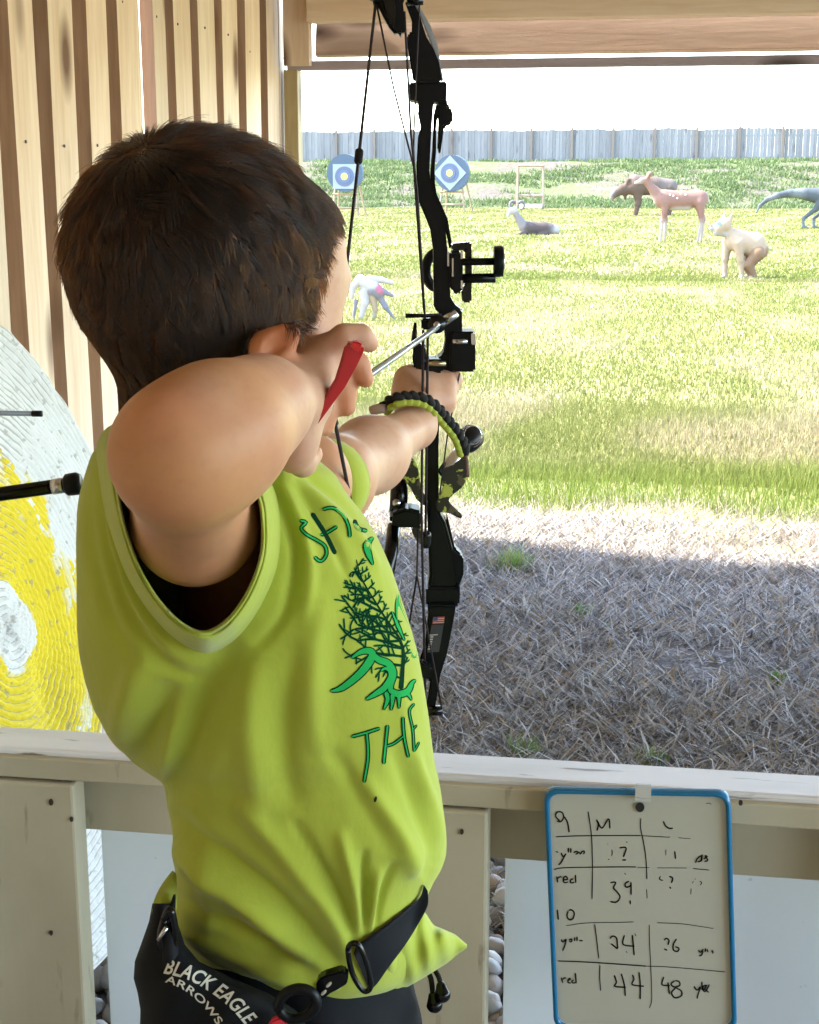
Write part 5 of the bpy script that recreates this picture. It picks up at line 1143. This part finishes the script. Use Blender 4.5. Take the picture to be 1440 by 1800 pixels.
# ---------------------------------------------------------------- compound bow
HBW = 1.385
bow = empty('compound_bow', tuple(map(float, V(765, 700, HBW+.04)))); tag(bow, 'black compound bow at full draw held by the boy', 'bow')
B = M['black']
outline_solid('riser', [(733,176),(737,186),(734,194),(740,222),(735,240),(732,292),(734,349),(748,382),(757,405),(762,441),(763,542),(774,553),(781,570),(783,600),(779,622),(768,632),(750,633),(748,604),(733,607),(726,632),(728,657),(792,657),(794,655),(812,640),(813,583),(812,545),(800,536),(792,522),(790,470),(787,441),(783,401),(776,370),(760,339),(755,299),(758,240),(762,186),(764,176)], HBW, .034, B, bow, .003)
outline_solid('riser_rib', [(768,178),(773,200),(767,215),(767,262),(763,311),(768,341),(787,384),(795,429),(791,440),(787,420),(778,385),(762,350),(757,320),(757,300),(760,262),(763,200)], HBW+.012, .03, B, bow, .002)
outline_solid('limb_pocket', [(719,145),(786,143),(785,178),(733,180),(731,176),(720,176)], HBW+.002, .05, B, bow, .003)
outline_solid('limb_bracket', [(770,172),(786,172),(787,186),(793,188),(796,200),(796,216),(781,222),(778,245),(774,272),(769,262),(771,215)], HBW+.02, .03, B, bow, .002)
outline_solid('upper_limb', [(711,0),(723,-4),(738,26),(750,65),(762,85),(772,108),(778,145),(727,145),(717,85),(713,60),(724,60),(724,36)], HBW-.012, .014, B, bow, .002)
outline_solid('limb_edge', [(727,0),(742,18),(757,45),(770,80),(780,142),(774,142),(766,100),(755,70),(738,26),(722,0)], HBW-.004, .010, mat('grey_limb_edge', (.35, .36, .37), .4), bow, .001)
outline_solid('cam', [(648,-20),(650,5),(664,9),(672,26),(684,48),(697,63),(711,63),(713,52),(708,-2),(720,-30)], HBW-.05, .016, B, bow, .003)
outline_solid('cam', [(668,-30),(676,10),(686,45),(694,50),(696,10),(690,-30)], HBW-.060, .01, M['black_gloss'], bow, .003)
tube('axle', [V(716, 2, HBW-.03), V(744, 1, HBW-.03)], .004, M['black_gloss'], bow)
outline_solid('lower_riser', [(752,650),(790,650),(786,700),(772,752),(771,800),(772,900),(783,919),(796,968),(800,1011),(803,1035),(752,1035),(755,1011),(752,930),(748,800),(746,740),(748,690)], HBW+.002, .036, B, bow, .003)
outline_solid('riser_rib', [(786,905),(800,965),(812,975),(815,1010),(806,1036),(799,1030),(796,990),(783,940)], HBW+.018, .02, B, bow, .002)
outline_solid('limb_pocket', [(749,1033),(809,1033),(808,1064),(802,1068),(749,1066)], HBW, .05, B, bow, .003)
outline_solid('limb_bracket', [(801,972),(808,972),(815,980),(815,1010),(806,1014),(801,1000)], HBW+.03, .02, B, bow, .002)
outline_solid('lower_limb', [(751,1064),(802,1064),(795,1105),(786,1150),(774,1189),(770,1215),(762,1262),(752,1262),(749,1244),(757,1196),(740,1190),(735,1167),(747,1133),(753,1078)], HBW-.010, .014, B, bow, .002)
tube('axle', [V(753, 1250, HBW-.012), V(778, 1249, HBW-.012)], .0052, M['black_gloss'], bow)
outline_solid('cam', [(728,1168),(742,1160),(760,1175),(758,1196),(740,1192)], HBW-.03, .01, B, bow, .002)
# limb decal: small red and white striped flag above dark lettered panel
hd = HBW-.0115
m_fr = mat('flag_red', (.45, .05, .04), .5); m_fw = mat('flag_white', (.55, .52, .5), .5); m_fb2 = mat('flag_blue', (.05, .07, .18), .5); m_dp = mat('decal_panel', (.05, .05, .055), .5)
outline_solid('flag_decal', [(762,1085),(782,1084),(780,1096),(760,1097)], hd, .001, m_fr, bow, 0)
for yy_ in (1087.5, 1091, 1094.5): outline_solid('flag_stripe', [(762,yy_),(781,yy_-1),(781,yy_-.1),(761.5,yy_+.9)], hd-.0004, .0004, m_fw, bow, 0)
outline_solid('flag_canton', [(762,1085),(770,1084.6),(769.5,1091),(761.5,1091.5)], hd-.0008, .0004, m_fb2, bow, 0)
outline_solid('decal_panel', [(759,1099),(780,1098),(772,1146),(751,1147)], hd, .001, m_dp, bow, 0)
for i in range(6): outline_solid('decal_mark', [(757-i*.9, 1119+i*4.2), (762-i*.9, 1118.6+i*4.2), (761.6-i*.9, 1120.6+i*4.2), (756.6-i*.9, 1121+i*4.2)], hd-.0006, .0005, m_fw, bow, 0)
outline_solid('decal_line', [(756,1116),(770,1115),(769.8,1116.4),(755.8,1117.4)], hd-.0006, .0005, m_fw, bow, 0)
# sight
sight = outline_solid('sight_mount', [(790,441),(812,441),(814,470),(812,514),(806,520),(794,512),(790,500)], HBW-.004, .030, B, bow, .0025)
outline_solid('sight_block', [(794,428),(829,425),(830,470),(829,532),(813,532),(811,510),(818,500),(818,440),(794,441)], HBW+.006, .02, M['black_gloss'], sight, .0015)
for (y0_, y1_, hh_) in ((454, 467, 0), (481, 498, .004)): tube('sight_rod', [V(812, (y0_+y1_)/2, HBW+hh_), V(871, (y0_+y1_)/2-1, HBW+hh_)], (y1_-y0_)*.5*MPP(840, 460, HBW), B, sight, 14)
tube('sight_wheel', [V(868, 460, HBW), V(870, 460, HBW), V(883, 459, HBW), V(885, 459, HBW)], np.array((25, 27, 27, 25))*MPP(870, 460, HBW), B, sight, 32)
tube('wheel_face', [V(884, 459, HBW-.001), V(887, 459, HBW-.001)], np.array((17, 15))*MPP(870, 460, HBW), M['silver'], sight, 6)
for (x, y, w_, h_) in ((788, 455, 1.6, 13), (796, 470, 1.4, 16), (812, 448, 2, 7), (812, 500, 2, 7)): outline_solid('metal_glint', [(x-w_, y-h_), (x+w_, y-h_), (x+w_, y+h_), (x-w_, y+h_)], HBW-.0055, .001, M['silver'], sight, 0)
def ring_px(name, cx, cy, rx_, ry_, h, r, m_, par, dh=0.0, a0=0, a1=2*math.pi):
    return tube(name, [V(cx+rx_*math.cos(t), cy+ry_*math.sin(t), h+dh*math.cos(t)) for t in np.linspace(a0, a1, 40)], r, m_, par, 10)
ring_px('scope_ring', 767, 475, 22, 34, HBW+.07, .0028, M['lime_cord'], sight); ring_px('scope_housing', 769, 475, 20, 31, HBW+.062, .0048, B, sight)
tube('scope_arm', [V(788, 475, HBW+.065), V(800, 475, HBW+.02)], .004, B, sight)
# rest
rest = outline_solid('arrow_rest', [(740,560),(765,560),(768,567),(766,580),(741,580)], HBW-.03, .016, B, bow, .0015)
tube('rest_pin', [V(713, 555, HBW-.032), V(745, 555, HBW-.03), V(775, 554, HBW-.01)], [.0022, .0018, .0018], B, rest); tube('rest_pin', [V(730, 567, HBW-.034), V(729, 585, HBW-.034), V(727, 606, HBW-.034)], [.0012, .0024, .0026], B, rest)
tube('launcher', [V(768, 570, HBW-.04), V(768, 570, HBW-.02)], .0085, M['black_gloss'], rest, 20); tube('launcher_pin', [V(768, 571, HBW-.043), V(768, 571, HBW-.04)], .0032, M['silver'], rest, 14)
tube('rest_bar', [V(780, 566, HBW-.02), V(803, 549, HBW-.02)], [.0050, .0040], M['silver'], rest, 14)
outline_solid('arrow_shelf', [(727,606),(742,603),(748,608),(749,632),(779,632),(779,656),(729,657),(725,632)], HBW-.012, .02, B, bow, .0025)
tube('gold_pin', [V(753, 639, HBW-.014), V(784, 639, HBW-.014)], .0024, M['gold'], bow, 12)
outline_solid('side_block', [(794,583),(836,583),(836,654),(796,654),(790,640),(792,600)], HBW-.006, .035, B, bow, .002)
tube('silver_pin', [V(796, 601, HBW-.008), V(822, 600, HBW-.008)], .0026, M['silver'], bow, 12); outline_solid('block_edge', [(828,586),(836,586),(836,606),(829,606)], HBW-.0085, .003, M['silver'], bow, .0005)
outline_solid('grip', [(756,655),(786,655),(784,700),(776,745),(758,745),(754,700)], HBW+.012, .03, M['black_matte'], bow, .003)
# side tube, block, slide
tube('cable_guard_rod', [V(703, 832, HBW+.03), V(702, 860, HBW+.02), V(700, 900, HBW+.01)], np.array((14, 16, 16))*MPP(700, 860, HBW), M['black_gloss'], bow, 18)
outline_solid('guard_block', [(686,905),(700,898),(718,893),(743,900),(744,926),(737,929),(694,928),(684,921)], HBW-.02, .03, B, bow, .003)
tube('side_stabilizer', [V(693, 925, HBW), V(688, 965, HBW-.02), V(676, 1040, HBW-.05)], .0068, M['black_gloss'], bow, 18)
tube('guard_bolt', [V(697, 884, HBW-.004), V(697, 884, HBW-.008)], .004, M['silver'], bow, 12)
me = sdf_mesh('cable_slide', [rc(V(750, 941, HBW-.03), V(749, 956, HBW-.03), .0046, .0046, None)], .001, .002); link('cable_slide', me, M['black_gloss'], bow, True)
# stabilizer pointing away, silver with a black ribbed end
stb = tube('front_stabilizer', [V(783, 828, HBW+.02), V(806, 796, HBW+.14), V(819, 782, HBW+.20)], .0068, M['silver'], bow, 20)
tube('damper', [V(815, 786, HBW+.17), V(822, 776, HBW+.19), V(829, 768, HBW+.20), V(833, 763, HBW+.21)], np.array((.006, .0135, .0145, .010))*1.0, M['black'], stb, 28)
for (a1_, r_1) in ((0, .0146), (1, .0135)): ring_px('damper_ring', 829+a1_*2, 767-a1_*2, 18-a1_*3, 19-a1_*3, HBW+.178-a1_*.006, .0006, M['silver'], stb)
# patterned leather of the wrist sling and its braided cord
sl = outline_solid('sling_leather', [(703,820),(716,806),(728,808),(737,832),(740,858),(752,880),(748,890),(732,878),(722,858),(706,838)], HBW-.02, .004, M['camo'], bow, .001, 2)
outline_solid('sling_leather', [(776,828),(796,818),(812,806),(819,812),(818,848),(806,862),(792,874),(790,884),(812,905),(809,913),(792,903),(772,900),(766,886),(778,860)], HBW-.01, .004, M['camo'], bow, .001, 2)
outline_solid('sling_leather', [(724,928),(742,926),(742,948),(752,962),(738,956),(728,944)], HBW-.014, .004, M['camo'], bow, .001, 2)
br = smooth_poly([(676,721),(690,708),(712,702),(739,704),(761,716),(783,741),(804,768),(815,798)], 8); hbr = np.interp(np.linspace(0, 1, len(br)), [0, .2, .5, .8, 1], [1.335, 1.312, 1.318, 1.37, 1.39])
Lb = np.concatenate([[0], np.cumsum(np.linalg.norm(np.diff(br, axis=0), axis=1))]); nbk = 15
g_ = np.gradient(br, axis=0); g_ /= np.linalg.norm(g_, axis=1)[:, None]
sling = tube('wrist_sling', [V(x+g_[i][1]*3, y-g_[i][0]*3, hbr[i]+.003) for i, (x, y) in enumerate(br)], .0042, M['black_cord'], bow, 10)
bead = sdf_mesh('cord_knot', [rc((-.0032, 0, 0), (.0032, 0, 0), .0034, .0034, None)], .0008, .001)
bead2 = sdf_mesh('cord_knot', [rc((-.0022, 0, 0), (.0022, 0, 0), .0040, .0040, None)], .0009, .001); bead2.materials.append(M['black_cord']); bead.materials.append(M['lime_cord'])
for i in range(nbk):
    t_ = Lb[-1]*(i+.5)/nbk; x, y, h = np.interp(t_, Lb, br[:, 0]), np.interp(t_, Lb, br[:, 1]), np.interp(t_, Lb, hbr); gx, gy = np.interp(t_, Lb, g_[:, 0]), np.interp(t_, Lb, g_[:, 1])
    dirw = (gx*RT-gy*UP); rot = Vector((1, 0, 0)).rotation_difference(Vector(dirw)).to_matrix().to_4x4()
    for me_, ox, dh in ((bead, -5.5, -.002), (bead2, 6.0, -.001)):
        o = bpy.data.objects.new('cord_knot', me_); COL.objects.link(o); o.matrix_world = Matrix.Translation(Vector(V(x+gy*ox, y-gx*ox, h+dh))) @ rot @ (Matrix.Rotation(.5 if me_ is bead2 else 0, 4, 'Y')); o.parent = sling; o.matrix_parent_inverse = sling.matrix_world.inverted()
tube('sling_tail', smooth_poly([V(815, 798, 1.39), V(818, 815, 1.385), V(819, 838, 1.38)], 4), .0036, mat('brown_cord', (.10, .03, .02), .7), bow, 8)
tube('sling_tip', [V(653, 721, 1.325), V(663, 719, 1.322), V(678, 718, 1.318)], [.0042, .0048, .0040], mat('pale_leather', (.45, .33, .28), .7), bow, 10)
# strings and cables
NK = (583, 712, .985)
def cable(pts, r=.0011): return tube('cable', [V(*p) for p in pts], r, M['string'], bow, 7)
tube('bowstring', [V(661, 0, HBW-.045), V(*NK)], .0013, M['string'], bow, 8); tube('bowstring', [V(*NK), V(690, 1250, HBW-.10)], .0014, M['string'], bow, 8)
def on_line(y):
    a, b = V(661, 0, HBW-.045), V(*NK); 
    best = min(((abs(to_px((a+(b-a)*t)[None])[1][0]-y), t) for t in np.linspace(0, 1, 400)))[1]; return a+(b-a)*best
q0, q1, q2, q3 = on_line(262), on_line(267), on_line(284), on_line(289); tube('peep_sight', [q0, q1, q2, q3], [.0015, .0034, .0034, .0015], M['black_matte'], bow, 10)
cable([(662, 8, HBW-.05), (692, 155, HBW-.03), (727, 292, HBW-.02), (745, 545, HBW-.034)], .0009)
cable([(711, 20, HBW-.04), (716, 110, HBW-.03), (722, 230, HBW-.03), (734, 345, HBW-.03), (747, 560, HBW-.034)], .0011)
cable([(738, -4, HBW-.03), (735, 60, HBW-.03), (731, 150, HBW-.03), (727, 260, HBW-.028), (741, 470, HBW-.034)], .0008)
cable([(744, 580, HBW-.036), (743, 700, HBW-.04), (741, 900, HBW-.036), (748, 1240, HBW-.02)], .0013); cable([(752, 580, HBW-.034), (751, 700, HBW-.04), (748, 940, HBW-.034)], .0013)
cable([(735, 930, HBW-.02), (733, 1012, HBW-.02), (719, 1100, HBW-.02)], .0010); cable([(733, 1012, HBW-.022), (752, 1110, HBW-.022), (776, 1242, HBW-.02)], .0009); cable([(808, 656, HBW+.0), (786, 770, HBW-.01), (773, 870, HBW-.01)], .0008)
tube('string_serving', [V(583, 712, .984), V(590, 745, .996)], .0022, M['string'], bow, 8)
# arrow on the string
arrow = empty('arrow', tuple(map(float, V(690, 640, 1.15)))); tag(arrow, 'grey arrow nocked on the bowstring and lying on the bow\'s rest', 'arrow')
tube('shaft', [V(588, 702, .995), V(806, 549, 1.45)], .0026, mat('silver_carbon', (.42, .43, .46), .28, metal=.6), arrow, 12); tube('nock', [V(583, 706, .985), V(590, 701, .999)], .0031, M['black'], arrow, 10)
ta, tb = V(588, 702, .995), V(806, 549, 1.45); dv_ = (tb-ta)/np.linalg.norm(tb-ta)
for a in (0.4, 2.5, 4.6):
    s_ = np.cross(dv_, ZZ); s_ /= np.linalg.norm(s_); w2 = s_*math.cos(a)+np.cross(dv_, s_)*math.sin(a); mb = MB(); v = [ta+dv_*.01+w2*.002, ta+dv_*.045+w2*.002, ta+dv_*.03+w2*.007, ta+dv_*.013+w2*.009]; nrm_ = np.cross(dv_, w2)*.0003
    mb.add([p-nrm_ for p in v]+[p+nrm_ for p in v], [(0, 1, 2, 3), (7, 6, 5, 4), (0, 4, 5, 1), (1, 5, 6, 2), (2, 6, 7, 3), (3, 7, 4, 0)]); mb.build('vane', M['black_matte'], arrow)
tube('point', [tb, tb+dv_*.012, tb+dv_*.02], [.0028, .0026, .0005], M['silver'], arrow, 10)
# red release aid in the right hand
rel = empty('release_aid', tuple(map(float, V(600, 670, .945)))); tag(rel, 'red metal release aid held in the boy\'s drawing hand', 'release aid')
outline_solid('handle', [(606,606),(616,600),(628,601),(640,607),(639,619),(628,642),(606,682),(588,706),(572,728),(556,750),(550,742),(552,720),(571,696),(588,668),(598,636)], .918, .013, M['red'], rel, .0028)
outline_solid('handle_step', [(613,606),(622,602),(637,609),(633,620),(622,616)], .9155, .004, mat('bright_red', (.70, .03, .03), .3), rel, .001)
tube('hook', [V(578, 716, .948), V(583, 712, .97), V(584, 708, .982)], [.0026, .0022, .0018], M['silver'], rel, 8)
